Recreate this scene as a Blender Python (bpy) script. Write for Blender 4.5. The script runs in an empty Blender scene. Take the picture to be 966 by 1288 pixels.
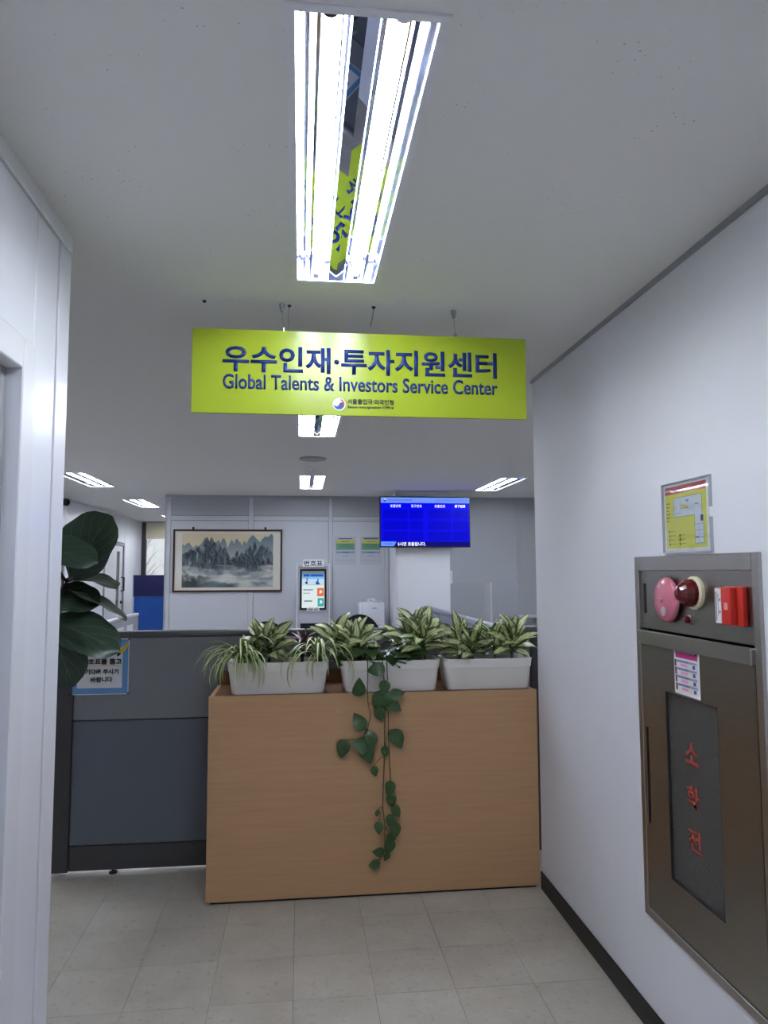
import bpy, bmesh, math, random
from mathutils import Vector, Matrix, noise
random.seed(7)
sc = bpy.context.scene
COL = sc.collection
PI = math.pi

# ------------------------------------------------------------------ camera
FPX, YAW, PITCH, ROLL, CAMH = 909.8, 0.114864, 0.081229, -0.003212, 1.55
cf = Vector((math.sin(YAW)*math.cos(PITCH), math.cos(YAW)*math.cos(PITCH), math.sin(PITCH)))
cr0 = Vector((math.cos(YAW), -math.sin(YAW), 0)); cu0 = cr0.cross(cf)
cr = cr0*math.cos(ROLL) + cu0*math.sin(ROLL); cu = cu0*math.cos(ROLL) - cr0*math.sin(ROLL)
CAM = Vector((0, 0, CAMH))
cd = bpy.data.cameras.new('camera'); cam = bpy.data.objects.new('camera', cd); COL.objects.link(cam)
cd.sensor_fit = 'VERTICAL'; cd.sensor_height = 24.0; cd.lens = FPX/1288*24.0
cd.clip_start = .02; cd.clip_end = 200
M = Matrix((cr, cu, -cf)).transposed().to_4x4(); M.translation = CAM
cam.matrix_world = M
sc.camera = cam

def at(x, y, ax, v):
    """photo pixel -> point on the plane where coordinate ax equals v"""
    d = cf + cr*((x-483)/FPX) - cu*((y-644)/FPX)
    return CAM + d*((v-CAM[ax])/d[ax])

# ------------------------------------------------------------------ world / exposure
W = bpy.data.worlds.new('world'); sc.world = W; W.use_nodes = True
wn = W.node_tree.nodes; wl = W.node_tree.links
bg = wn['Background']
sky = wn.new('ShaderNodeTexSky'); sky.sky_type = 'HOSEK_WILKIE'; sky.turbidity = 6; sky.ground_albedo = .4
sky.sun_direction = Vector((.5, .3, .8)).normalized()
mixw = wn.new('ShaderNodeMixRGB'); mixw.inputs[0].default_value = .6; mixw.inputs[2].default_value = (.92, .95, 1, 1)
wl.new(sky.outputs[0], mixw.inputs[1]); wl.new(mixw.outputs[0], bg.inputs[0]); bg.inputs[1].default_value = .62
sc.view_settings.view_transform = 'Standard'; sc.view_settings.look = 'None'
sc.view_settings.gamma = 1; sc.view_settings.use_curve_mapping = False
sc.view_settings.exposure = 1.0
TUBE = 24.0            # emission of the fluorescent tubes

# ------------------------------------------------------------------ materials
MATS = {}
def lin(c):
    return tuple(((v/255)/12.92 if v <= 10 else (((v/255)+.055)/1.055)**2.4) for v in c)
def mat(name, rgb, rough=.5, metal=0, var=0, vscale=8, bump=0, bscale=60, spec=.5, emit=0, alpha=None, trans=0, coat=0, stretch=None, coord='Object', ior=1.45):
    """rgb in 0..255 display values; var = soft procedural tone variation"""
    if name in MATS: return MATS[name]
    m = bpy.data.materials.new(name); m.use_nodes = True
    n = m.node_tree.nodes; l = m.node_tree.links; b = n['Principled BSDF']
    c = lin(rgb)
    b.inputs['Base Color'].default_value = (*c, 1); b.inputs['Roughness'].default_value = rough
    b.inputs['Metallic'].default_value = metal; b.inputs['Specular IOR Level'].default_value = spec
    b.inputs['Transmission Weight'].default_value = trans; b.inputs['Coat Weight'].default_value = coat
    b.inputs['IOR'].default_value = ior
    if emit:
        b.inputs['Emission Color'].default_value = (*c, 1); b.inputs['Emission Strength'].default_value = emit
    tc = n.new('ShaderNodeTexCoord'); mp = n.new('ShaderNodeMapping'); l.new(tc.outputs[coord], mp.inputs[0])
    if stretch: mp.inputs['Scale'].default_value = stretch
    if var:
        t = n.new('ShaderNodeTexNoise'); t.inputs['Scale'].default_value = vscale; t.inputs['Detail'].default_value = 6
        t.inputs['Roughness'].default_value = .6
        l.new(mp.outputs[0], t.inputs['Vector'])
        r = n.new('ShaderNodeValToRGB'); l.new(t.outputs[0], r.inputs[0])
        r.color_ramp.elements[0].position = .25; r.color_ramp.elements[1].position = .75
        r.color_ramp.elements[0].color = (*[v*(1-var) for v in c], 1)
        r.color_ramp.elements[1].color = (*[min(1, v*(1+var)) for v in c], 1)
        l.new(r.outputs[0], b.inputs['Base Color'])
    if bump:
        t2 = n.new('ShaderNodeTexNoise'); t2.inputs['Scale'].default_value = bscale; t2.inputs['Detail'].default_value = 4
        l.new(mp.outputs[0], t2.inputs['Vector'])
        bp = n.new('ShaderNodeBump'); bp.inputs['Strength'].default_value = bump; bp.inputs['Distance'].default_value = .002
        l.new(t2.outputs[0], bp.inputs['Height']); l.new(bp.outputs[0], b.inputs['Normal'])
    MATS[name] = m
    return m

def print_mat(name, emit=0, rough=.5):
    if name in MATS: return MATS[name]
    m = bpy.data.materials.new(name); m.use_nodes = True
    n = m.node_tree.nodes; l = m.node_tree.links; b = n['Principled BSDF']
    a = n.new('ShaderNodeAttribute'); a.attribute_name = 'Col'
    b.inputs['Roughness'].default_value = rough
    if emit:
        b.inputs['Base Color'].default_value = (0, 0, 0, 1); b.inputs['Specular IOR Level'].default_value = .08
        l.new(a.outputs[0], b.inputs['Emission Color']); b.inputs['Emission Strength'].default_value = emit
    else: l.new(a.outputs[0], b.inputs['Base Color'])
    MATS[name] = m
    return m

white_wall = mat('painted_plaster', (226, 227, 233), .55, var=.02, vscale=3, bump=.25, bscale=35)
panel_white = mat('enamelled_panel', (226, 228, 236), .28, var=.012, vscale=2)
panel_back = mat('back_panel', (206, 209, 215), .4, var=.012, vscale=2)
panel_grey = mat('transom_panel', (178, 181, 188), .45)
panel_right_shaded = mat('back_panel_shaded', (180, 183, 187), .5, var=.012, vscale=2)  # back panel darkened for the right part, shading put into the colour
trim_white = mat('white_trim', (222, 224, 230), .35)
trim_grey = mat('grey_trim', (150, 152, 156), .45)
dark_gap = mat('dark_gap', (40, 40, 44), .7)
rubber = mat('black_rubber', (26, 26, 29), .45, var=.1, vscale=20)
alu = mat('mirror_aluminium', (206, 216, 240), .006, 1)
alu_ch = mat('channel_aluminium', (214, 222, 244), .07, 1)
fix_white = mat('fixture_enamel', (228, 230, 236), .4)
black_plastic = mat('black_plastic', (22, 22, 25), .45)
pink_plastic = mat('socket_plastic', (205, 190, 200), .4)
steel = mat('brushed_steel', (172, 168, 164), .3, 1, var=.05, vscale=4, stretch=(1, 1, 30))
steel_dark = mat('brushed_steel_door', (150, 146, 142), .3, 1, var=.06, vscale=4, stretch=(1, 1, 30))
wood = mat('beech_laminate', (190, 151, 110), .45, var=.07, vscale=3, stretch=(1.2, 1, 22))
wood_shaded = mat('shaded_laminate', (120, 82, 52), .5)  # darker beech for counter top and lip, their shade put into the colour
fabric_up = mat('partition_fabric_upper', (130, 133, 139), .9, var=.05, vscale=60, bump=.2, bscale=900)
fabric_lo = mat('partition_fabric_lower', (103, 109, 119), .9, var=.05, vscale=60, bump=.2, bscale=900)
charcoal = mat('charcoal_frame', (72, 71, 74), .5, var=.03, vscale=5)
rail_grey = mat('partition_rail', (96, 97, 102), .35)
pot_white = mat('planter_plastic', (240, 238, 233), .4, var=.015, vscale=8)
soil = mat('potting_soil', (42, 30, 22), .95, var=.4, vscale=60, bump=1, bscale=120)
navy = mat('navy_board', (30, 32, 88), .5)
royal = mat('royal_blue_board', (28, 88, 180), .5)
ink_blue = mat('sign_blue_ink', (16, 46, 116), .45)
ink_dark = mat('dark_ink', (20, 26, 60), .5)
ink_black = mat('black_ink', (16, 16, 18), .5)
paper = mat('white_paper', (232, 233, 236), .6)
lime = mat('lime_sign_face', (160, 180, 44), .22, spec=.55)
lime_edge = mat('sign_edge', (200, 215, 80), .4)
red_ink = mat('red_lettering', (168, 58, 46), .4)
red_ab = mat('red_plastic', (200, 52, 42), .35)
red_lens = mat('red_lens', (120, 10, 22), .08, trans=.35, coat=.5)
pink = mat('pink_enamel', (205, 118, 138), .22)
cream = mat('cream_plastic', (226, 216, 186), .4)
maroon = mat('maroon_wood', (62, 30, 30), .35)
mount = mat('cream_mount', (222, 218, 206), .8)
chair_black = mat('black_chair', (18, 18, 21), .7)
chrome = mat('chrome', (200, 200, 205), .15, 1)
kiosk_silver = mat('kiosk_silver', (186, 188, 198), .4)
kiosk_white = mat('kiosk_white', (228, 230, 238), .35)
def thin_clear(name, refl, rough):
    m = bpy.data.materials.new(name); m.use_nodes = True
    n = m.node_tree.nodes; l = m.node_tree.links; n.remove(n['Principled BSDF'])
    tr_ = n.new('ShaderNodeBsdfTransparent'); tr_.inputs[0].default_value = (.975, .985, .985, 1)
    gl_ = n.new('ShaderNodeBsdfGlossy'); gl_.inputs['Roughness'].default_value = rough
    lw = n.new('ShaderNodeLayerWeight'); lw.inputs['Blend'].default_value = .5
    pw_ = n.new('ShaderNodeMath'); pw_.operation = 'POWER'; pw_.inputs[1].default_value = 5; l.new(lw.outputs['Facing'], pw_.inputs[0])
    fr_ = n.new('ShaderNodeMath'); fr_.operation = 'MULTIPLY_ADD'; fr_.inputs[1].default_value = .9; fr_.inputs[2].default_value = refl; l.new(pw_.outputs[0], fr_.inputs[0])
    mx = n.new('ShaderNodeMixShader'); l.new(fr_.outputs[0], mx.inputs[0]); l.new(tr_.outputs[0], mx.inputs[1]); l.new(gl_.outputs[0], mx.inputs[2])
    l.new(mx.outputs[0], n['Material Output'].inputs['Surface'])
    return m
clear = thin_clear('clear_acrylic', .035, .03)
glass = thin_clear('window_glass', .03, .0)
blind_m = mat('roller_blind', (196, 192, 170), .8)
dark_frame = mat('dark_window_frame', (52, 48, 48), .5)
trunk_m = mat('dark_bark', (52, 42, 32), .8, var=.3, vscale=30)
tree_bark = mat('bare_bark', (196, 190, 186), .9)
stem_green = mat('green_stem', (70, 96, 48), .6)
vine_m = mat('vine_stem', (62, 62, 38), .6)
pothos_m = mat('pothos_leaf', (58, 88, 48), .3, var=.4, vscale=30)
red_leaf = mat('dark_red_leaf', (110, 62, 66), .4, var=.35, vscale=30)
ground_m = mat('outside_ground', (170, 172, 165), .9)
pr = print_mat('flat_print'); pr_tv = print_mat('tv_screen', emit=.52); pr_k = print_mat('kiosk_screen', emit=.48)

def special_floor():
    def build(name, grid):
        m = bpy.data.materials.new(name); m.use_nodes = True
        n = m.node_tree.nodes; l = m.node_tree.links; b = n['Principled BSDF']
        g = n.new('ShaderNodeNewGeometry')
        t1 = n.new('ShaderNodeTexNoise'); t1.inputs['Scale'].default_value = 3.2; t1.inputs['Detail'].default_value = 8; t1.inputs['Roughness'].default_value = .7
        t2 = n.new('ShaderNodeTexNoise'); t2.inputs['Scale'].default_value = 42; t2.inputs['Detail'].default_value = 5
        for t in (t1, t2): l.new(g.outputs['Position'], t.inputs['Vector'])
        r1 = n.new('ShaderNodeValToRGB'); r1.color_ramp.elements[0].position = .3; r1.color_ramp.elements[1].position = .72
        r1.color_ramp.elements[0].color = (*lin((172, 165, 152)), 1); r1.color_ramp.elements[1].color = (*lin((197, 191, 178)), 1)
        l.new(t1.outputs[0], r1.inputs[0])
        r2 = n.new('ShaderNodeValToRGB'); r2.color_ramp.elements[0].position = .28; r2.color_ramp.elements[1].position = .42
        r2.color_ramp.elements[0].color = (.72, .71, .69, 1); r2.color_ramp.elements[1].color = (1, 1, 1, 1)
        l.new(t2.outputs[0], r2.inputs[0])
        mx = n.new('ShaderNodeMixRGB'); mx.blend_type = 'MULTIPLY'; mx.inputs[0].default_value = .8
        l.new(r1.outputs[0], mx.inputs[1]); l.new(r2.outputs[0], mx.inputs[2])
        oi = n.new('ShaderNodeObjectInfo')
        hs = n.new('ShaderNodeHueSaturation')
        ma = n.new('ShaderNodeMath'); ma.operation = 'MULTIPLY_ADD'; ma.inputs[1].default_value = .1; ma.inputs[2].default_value = .95
        l.new(oi.outputs['Random'], ma.inputs[0]); l.new(ma.outputs[0], hs.inputs['Value']); l.new(mx.outputs[0], hs.inputs['Color'])
        l.new(hs.outputs[0], b.inputs['Base Color'])
        mr = n.new('ShaderNodeMapRange'); mr.inputs[3].default_value = .28; mr.inputs[4].default_value = .5
        l.new(t1.outputs[0], mr.inputs[0]); l.new(mr.outputs[0], b.inputs['Roughness'])
        b.inputs['Specular IOR Level'].default_value = .4
        bp = n.new('ShaderNodeBump'); bp.inputs['Strength'].default_value = .08; bp.inputs['Distance'].default_value = .002
        l.new(t2.outputs[0], bp.inputs['Height']); l.new(bp.outputs[0], b.inputs['Normal'])
        return m
    return build('vinyl_tile', False)
floor_m = special_floor()
joint_m = mat('tile_joint', (92, 86, 76), .9)

def ceiling_mat():
    m = bpy.data.materials.new('mineral_ceiling_tile'); m.use_nodes = True
    n = m.node_tree.nodes; l = m.node_tree.links; b = n['Principled BSDF']
    g = n.new('ShaderNodeNewGeometry')
    t = n.new('ShaderNodeTexVoronoi'); t.inputs['Scale'].default_value = 55
    l.new(g.outputs['Position'], t.inputs['Vector'])
    tn = n.new('ShaderNodeTexNoise'); tn.inputs['Scale'].default_value = 6; tn.inputs['Detail'].default_value = 3
    l.new(g.outputs['Position'], tn.inputs['Vector'])
    mr = n.new('ShaderNodeMapRange'); mr.inputs[1].default_value = .40; mr.inputs[2].default_value = .75; mr.inputs[3].default_value = .0; mr.inputs[4].default_value = .16
    l.new(tn.outputs[0], mr.inputs[0])
    lt = n.new('ShaderNodeMath'); lt.operation = 'LESS_THAN'; l.new(t.outputs['Distance'], lt.inputs[0]); l.new(mr.outputs[0], lt.inputs[1])
    mx = n.new('ShaderNodeMixRGB'); mx.inputs[1].default_value = (*lin((229, 229, 228)), 1); mx.inputs[2].default_value = (*lin((180, 180, 178)), 1)
    l.new(lt.outputs[0], mx.inputs[0]); l.new(mx.outputs[0], b.inputs['Base Color'])
    b.inputs['Roughness'].default_value = .95; b.inputs['Specular IOR Level'].default_value = .1
    return m
ceil_m = ceiling_mat()

def tube_mat():
    m = bpy.data.materials.new('fluorescent_tube'); m.use_nodes = True
    b = m.node_tree.nodes['Principled BSDF']
    b.inputs['Base Color'].default_value = (.9, .9, .9, 1)
    b.inputs['Emission Color'].default_value = (.93, .965, 1, 1); b.inputs['Emission Strength'].default_value = TUBE
    return m
tube_m = tube_mat()

def leaf_mat(name, dark, light, center=True, veins=False, rough=.4):
    """leaf colour from its own u (across) and v (along): pale blotched middle, green margin, or pale veins"""
    m = bpy.data.materials.new(name); m.use_nodes = True
    n = m.node_tree.nodes; l = m.node_tree.links; b = n['Principled BSDF']
    uv = n.new('ShaderNodeTexCoord'); sp = n.new('ShaderNodeSeparateXYZ'); l.new(uv.outputs['UV'], sp.inputs[0])
    ab = n.new('ShaderNodeMath'); ab.operation = 'SUBTRACT'; ab.inputs[1].default_value = .5; l.new(sp.outputs[0], ab.inputs[0])
    a2 = n.new('ShaderNodeMath'); a2.operation = 'ABSOLUTE'; l.new(ab.outputs[0], a2.inputs[0])
    oi = n.new('ShaderNodeObjectInfo')
    cmb = n.new('ShaderNodeCombineXYZ')
    w = n.new('ShaderNodeMath'); w.operation = 'MULTIPLY_ADD'; w.inputs[1].default_value = -1.2; l.new(a2.outputs[0], w.inputs[0]); l.new(sp.outputs[1], w.inputs[2])
    l.new(sp.outputs[0], cmb.inputs[0]); l.new(w.outputs[0], cmb.inputs[1])
    l.new(oi.outputs['Random'], cmb.inputs[2])
    if veins:
        wv = n.new('ShaderNodeTexWave'); wv.inputs['Scale'].default_value = 1.5; wv.bands_direction = 'Y'; wv.inputs['Distortion'].default_value = .3
        l.new(cmb.outputs[0], wv.inputs['Vector'])
        p = n.new('ShaderNodeMath'); p.operation = 'GREATER_THAN'; p.inputs[1].default_value = .985; l.new(wv.outputs['Fac'], p.inputs[0])
        q = n.new('ShaderNodeMath'); q.operation = 'LESS_THAN'; q.inputs[1].default_value = .012; l.new(a2.outputs[0], q.inputs[0])
        mxm = n.new('ShaderNodeMath'); mxm.operation = 'MAXIMUM'; l.new(p.outputs[0], mxm.inputs[0]); l.new(q.outputs[0], mxm.inputs[1])
        fac = mxm.outputs[0]
    else:
        mp = n.new('ShaderNodeMapping'); mp.inputs['Scale'].default_value = (5, 9, 20) if center else (9, .6, 20); l.new(cmb.outputs[0], mp.inputs[0])
        t = n.new('ShaderNodeTexNoise'); t.inputs['Scale'].default_value = 1.6; t.inputs['Detail'].default_value = 4; l.new(mp.outputs[0], t.inputs['Vector'])
        e = n.new('ShaderNodeMath'); e.operation = 'MULTIPLY_ADD'; e.inputs[1].default_value = -1.15 if center else -1.4; l.new(a2.outputs[0], e.inputs[0]); l.new(t.outputs[0], e.inputs[2])
        mr = n.new('ShaderNodeMapRange'); mr.inputs[1].default_value = .12 if center else .1; mr.inputs[2].default_value = .26; l.new(e.outputs[0], mr.inputs[0])
        q = n.new('ShaderNodeMath'); q.operation = 'GREATER_THAN'; q.inputs[1].default_value = .016; l.new(a2.outputs[0], q.inputs[0])
        mm = n.new('ShaderNodeMath'); mm.operation = 'MULTIPLY'; l.new(mr.outputs[0], mm.inputs[0]); l.new(q.outputs[0], mm.inputs[1])
        fac = mm.outputs[0]
    mx = n.new('ShaderNodeMixRGB'); mx.inputs[1].default_value = (*lin(dark), 1); mx.inputs[2].default_value = (*lin(light), 1)
    l.new(fac, mx.inputs[0])
    hs = n.new('ShaderNodeHueSaturation'); ma = n.new('ShaderNodeMath'); ma.operation = 'MULTIPLY_ADD'; ma.inputs[1].default_value = .4; ma.inputs[2].default_value = .8
    l.new(oi.outputs['Random'], ma.inputs[0]); l.new(ma.outputs[0], hs.inputs['Value']); l.new(mx.outputs[0], hs.inputs['Color'])
    l.new(hs.outputs[0], b.inputs['Base Color']); b.inputs['Roughness'].default_value = rough
    return m
dieff_m = leaf_mat('variegated_leaf', (66, 100, 50), (224, 228, 170))
spider_m = leaf_mat('striped_leaf', (106, 140, 72), (222, 226, 166), center=False)
fig_m = leaf_mat('fiddle_leaf', (42, 62, 47), (70, 90, 70), veins=True, rough=.38)

# ------------------------------------------------------------------ mesh helpers
class MB:
    def __init__(s): s.bm = bmesh.new()
    def box(s, x0, x1, y0, y1, z0, z1, bev=0, seg=1):
        r = bmesh.ops.create_cube(s.bm, size=1)
        vs = r['verts']
        for v in vs:
            v.co = Vector(((x0+x1)/2 + v.co.x*(x1-x0), (y0+y1)/2 + v.co.y*(y1-y0), (z0+z1)/2 + v.co.z*(z1-z0)))
        if bev:
            es = list({e for v in vs for e in v.link_edges})
            bmesh.ops.bevel(s.bm, geom=es, offset=bev, segments=seg, affect='EDGES', profile=.5)
        return s
    def face(s, pts):
        s.bm.faces.new([s.bm.verts.new(p) for p in pts]); return s
    def prism(s, pts, d):
        """closed polygon (3-D, planar) extruded by the vector d"""
        d = Vector(d); a = [s.bm.verts.new(p) for p in pts]; b = [s.bm.verts.new(Vector(p)+d) for p in pts]
        s.bm.faces.new(a); s.bm.faces.new(b[::-1]); n = len(a)
        for i in range(n): s.bm.faces.new((a[i], b[i], b[(i+1) % n], a[(i+1) % n]))
        return s
    def lathe(s, c, prof, axis=(0, 0, 1), n=24, sx=1, sy=1):
        """profile [(radius, height)] turned about an axis through c"""
        q = Vector((0, 0, 1)).rotation_difference(Vector(axis)); c = Vector(c); rings = []
        for r, h in prof:
            if r < 1e-6: rings.append([s.bm.verts.new(c + q @ Vector((0, 0, h)))]); continue
            rings.append([s.bm.verts.new(c + q @ Vector((r*sx*math.cos(2*PI*i/n), r*sy*math.sin(2*PI*i/n), h))) for i in range(n)])
        for a, b in zip(rings, rings[1:]):
            for i in range(n):
                j = (i+1) % n
                if len(a) == 1 and len(b) == 1: continue
                if len(a) == 1: s.bm.faces.new((a[0], b[j], b[i]))
                elif len(b) == 1: s.bm.faces.new((a[i], a[j], b[0]))
                else: s.bm.faces.new((a[i], a[j], b[j], b[i]))
        for rg in (rings[0], rings[-1]):
            if len(rg) > 1: s.bm.faces.new(rg)
        return s
    def tube(s, pts, r, n=8, taper=1):
        pts = [Vector(p) for p in pts]; rings = []
        N = len(pts)
        for k, p in enumerate(pts):
            d = (pts[min(k+1, N-1)] - pts[max(k-1, 0)]).normalized()
            a = d.orthogonal().normalized() if k == 0 else (pa - d*pa.dot(d)).normalized()
            pa = a; b = d.cross(a); rr = r*(1+(taper-1)*k/max(1, N-1))
            rings.append([s.bm.verts.new(p + a*rr*math.cos(2*PI*i/n) + b*rr*math.sin(2*PI*i/n)) for i in range(n)])
        for A, B in zip(rings, rings[1:]):
            for i in range(n): s.bm.faces.new((A[i], A[(i+1) % n], B[(i+1) % n], B[i]))
        s.bm.faces.new(rings[0][::-1]); s.bm.faces.new(rings[-1])
        return s
    def mesh(s, name, m, smooth=False):
        bmesh.ops.recalc_face_normals(s.bm, faces=s.bm.faces[:])
        me = bpy.data.meshes.new(name); s.bm.to_mesh(me); s.bm.free()
        if m: me.materials.append(m)
        if smooth:
            for p in me.polygons: p.use_smooth = True
            try: me.set_sharp_from_angle(angle=math.radians(38))
            except Exception: pass
        return me
    def build(s, name, m, parent=None, smooth=False):
        return link(name, s.mesh(name, m, smooth), parent)

def link(name, me, parent=None):
    o = bpy.data.objects.new(name, me); COL.objects.link(o)
    if parent: o.parent = parent
    return o
def tag(o, label=None, cat=None, group=None, kind=None):
    if label: o['label'] = label
    if cat: o['category'] = cat
    if group: o['group'] = group
    if kind: o['kind'] = kind
    return o
def thing(name, label, cat, loc=(0, 0, 0), rz=0, group=None, kind=None):
    o = link(name, None); o.location = loc; o.rotation_euler = (0, 0, rz); o.empty_display_size = .05
    return tag(o, label, cat, group, kind)
def copy_tree(o, parent=None):
    c = o.copy(); COL.objects.link(c); c.parent = parent
    for ch in list(o.children): copy_tree(ch, c)
    return c
def B(name, m, x0, x1, y0, y1, z0, z1, parent=None, bev=0, seg=1):
    return MB().box(x0, x1, y0, y1, z0, z1, bev, seg).build(name, m, parent)

def slab(mb, axis, a, b, u0, u1, v0, v1, holes):
    """solid slab between a and b along axis, with rectangular holes (u0,u1,v0,v1); one box per grid cell"""
    us = sorted({u0, u1, *[h[0] for h in holes], *[h[1] for h in holes]}); vs = sorted({v0, v1, *[h[2] for h in holes], *[h[3] for h in holes]})
    us = [u for u in us if u0 <= u <= u1]; vs = [v for v in vs if v0 <= v <= v1]
    for p, q in zip(us, us[1:]):
        for r, t in zip(vs, vs[1:]):
            c = ((p+q)/2, (r+t)/2)
            if any(h[0] < c[0] < h[1] and h[2] < c[1] < h[3] for h in holes): continue
            if axis == 0: mb.box(a, b, p, q, r, t)
            elif axis == 1: mb.box(p, q, a, b, r, t)
            else: mb.box(p, q, r, t, a, b)
    return mb

def text(name, body, m, parent, cx, z, w, h, y=0, bold=0, depth=.0012, align='C', shear=0):
    """lettering as a thin mesh in the parent's local XZ plane facing -Y; fitted to the box w x h about cx, z"""
    cu_ = bpy.data.curves.new(name, 'FONT'); cu_.body = body; cu_.size = 1; cu_.offset = bold; cu_.resolution_u = 3; cu_.shear = shear
    o = bpy.data.objects.new(name, cu_); COL.objects.link(o)
    dg = bpy.context.evaluated_depsgraph_get(); dg.update()
    me = bpy.data.meshes.new_from_object(o.evaluated_get(dg))
    bpy.data.objects.remove(o)
    xs = [v.co.x for v in me.vertices]; ys = [v.co.y for v in me.vertices]
    if not xs: return None
    x0, x1, y0, y1 = min(xs), max(xs), min(ys), max(ys)
    fx, fz = w/(x1-x0), h/(y1-y0)
    bm = bmesh.new(); bm.from_mesh(me)
    for v in bm.verts: v.co = Vector((cx - w/2 + (v.co.x-x0)*fx, y, z - h/2 + (v.co.y-y0)*fz))
    g = bmesh.ops.extrude_face_region(bm, geom=bm.faces[:])
    for e in g['geom']:
        if isinstance(e, bmesh.types.BMVert): e.co.y -= depth
    bmesh.ops.recalc_face_normals(bm, faces=bm.faces[:])
    bm.to_mesh(me); bm.free(); me.materials.clear(); me.materials.append(m)
    return link(name, me, parent)

def print_sheet(name, m, parent, polys, y, step=.0002):
    """flat print: stacked coloured polygons in local XZ facing -Y. polys: [(points or (x0,z0,x1,z1), rgb)]"""
    vs, fs, cols = [], [], []
    for k, (p, c) in enumerate(polys):
        if len(p) == 4 and not isinstance(p[0], tuple): p = [(p[0], p[1]), (p[2], p[1]), (p[2], p[3]), (p[0], p[3])]
        i = len(vs); vs += [(q[0], y-k*step, q[1]) for q in p]; fs.append(list(range(i, i+len(p)))); cols += [lin(c)]*len(p)
    me = bpy.data.meshes.new(name); me.from_pydata(vs, [], fs)
    at_ = me.color_attributes.new('Col', 'FLOAT_COLOR', 'POINT')
    for i, c in enumerate(cols): at_.data[i].color = (*c, 1)
    me.materials.append(m)
    return link(name, me, parent)

# ------------------------------------------------------------------ the setting
HC = 2.526                                    # ceiling height
XL, XR = -.675, 1.184                         # corridor wall faces
YL, YR, YB = 2.14, 3.56, 9.45                 # where the corridor walls end; back wall
fixtures = [(.113, 1.19, 1), (.113, 4.03, 0), (.118, 7.40, 0), (-2.27, 7.40, 0), (-2.27, 10.10, 0), (-2.27, 12.85, 0),
            (2.24, 7.40, 0), (2.24, 4.40, 0), (-2.27, 4.40, 0), (.113, -1.75, 0)]
FW, FL = .266, 1.185
holes = [(x-FW/2, x+FW/2, y, y+FL) for x, y, _ in fixtures]
floor = MB().box(-3.3, 4.2, -2.8, 14.7, -.1, -.004).build('floor', floor_m); tag(floor, 'grey beige speckled vinyl tile floor', 'floor', kind='structure')
# tiles of 30 cm, in the open part of the floor
tx0, ty0 = -.017, 2.776
tile_me = MB().box(.0007, .2993, .0007, .2993, -.004, 0, .0006).mesh('tile', floor_m)
nb = MB()
nb.box(-1.52, 1.184, -.84, 4.57, -.004, -.0035).build('tile_joint', joint_m, floor)
for i in range(-5, 4):
    for j in range(-12, 6):
        if i == 3: continue
        t = link('tile', tile_me, floor); t.location = (tx0 + i*.3, ty0 + j*.3, 0)
edge_me = MB().box(.0007, .2993, .0007, .2993, -.004, 0, .0006).mesh('tile', floor_m)
for v in edge_me.vertices: v.co.x *= 1.0
for j in range(-12, 6):
    t = link('tile', edge_me, floor); t.location = (tx0 + 3*.3, ty0 + j*.3, 0)
ceiling = slab(MB(), 2, HC, HC+.03, -3.3, 4.2, -2.8, 14.7, holes).build('ceiling', ceil_m)
tag(ceiling, 'pale grey mineral tile ceiling with recessed lights', 'ceiling', kind='structure')

# --- left corridor wall: enamelled system panels with a door
wl_ = thing('wall_left', 'white enamelled panel wall with slim posts beside the door', 'wall', (0, 0, 0), kind='structure')
TH = .09
def wpanel(y0, y1, z0, z1, x=XL, m=panel_white, name='panel', bev=.002):
    return B(name, m, x-TH, x, y0, y1, z0, z1, wl_, bev)
wpanel(1.884, 2.043, 0.0, 2.474); wpanel(2.047, 2.14, 0, 2.474, XL+.004, name='post')
wpanel(.86, 1.880, 2.122, 2.474); wpanel(-.14, .856, 0, 2.474); wpanel(-1.14, -.144, 0, 2.474); wpanel(-2.7, -1.144, 0, 2.474)
B('core', dark_gap, XL-TH+.01, XL-.006, -2.7, .84, 0, 2.47, wl_)
B('core', dark_gap, XL-TH+.01, XL-.006, 1.882, 2.05, 0, 2.47, wl_)
B('ceiling_channel', trim_white, XL-TH, XL+.008, -2.7, 2.139, 2.476, HC, wl_, .003)
door = thing('door_1', 'white flush door in a white steel frame', 'door', (0, 0, 0), kind='structure')
fr = MB()
fr.box(XL-TH, XL+.008, 1.800, 1.880, 0, 2.118, .003); fr.box(XL-TH, XL+.008, .862, .942, 0, 2.118, .003); fr.box(XL-TH, XL+.008, .942, 1.800, 2.040, 2.118, .003)
fr.build('door_frame', trim_white, door)
st = MB(); st.box(XL-TH, XL-.03, 1.772, 1.800, 0, 2.04, .002); st.box(XL-TH, XL-.03, .942, .97, 0, 2.04, .002); st.box(XL-TH, XL-.03, .97, 1.772, 2.012, 2.04, .002)
st.build('door_stop', trim_grey, door)
g_ = MB(); g_.box(XL-TH, XL-.045, 1.762, 1.772, 0.01, 2.012); g_.box(XL-TH, XL-.045, .97, .98, .01, 2.012); g_.build('door_seal', dark_gap, door)
B('door_leaf', panel_white, XL-TH+.005, XL-.042, .98, 1.762, .01, 2.008, door, .002)
hd = MB(); hd.lathe((XL-.042, 1.05, 1.0), [(.026, 0), (.026, .008), (.011, .01), (.011, .05)], (1, 0, 0), 16); hd.tube([(XL+.004, 1.05, 1.0), (XL+.006, 1.08, 1.0), (XL+.004, 1.17, .998)], .009)
hd.build('handle', chrome, door, True)
wlr = B('wall_left_return', panel_white, -3.105, XL-TH, YL-.1, YL-.002, 0, HC); tag(wlr, 'white panel wall behind the corridor corner', 'wall', kind='structure')

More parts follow.
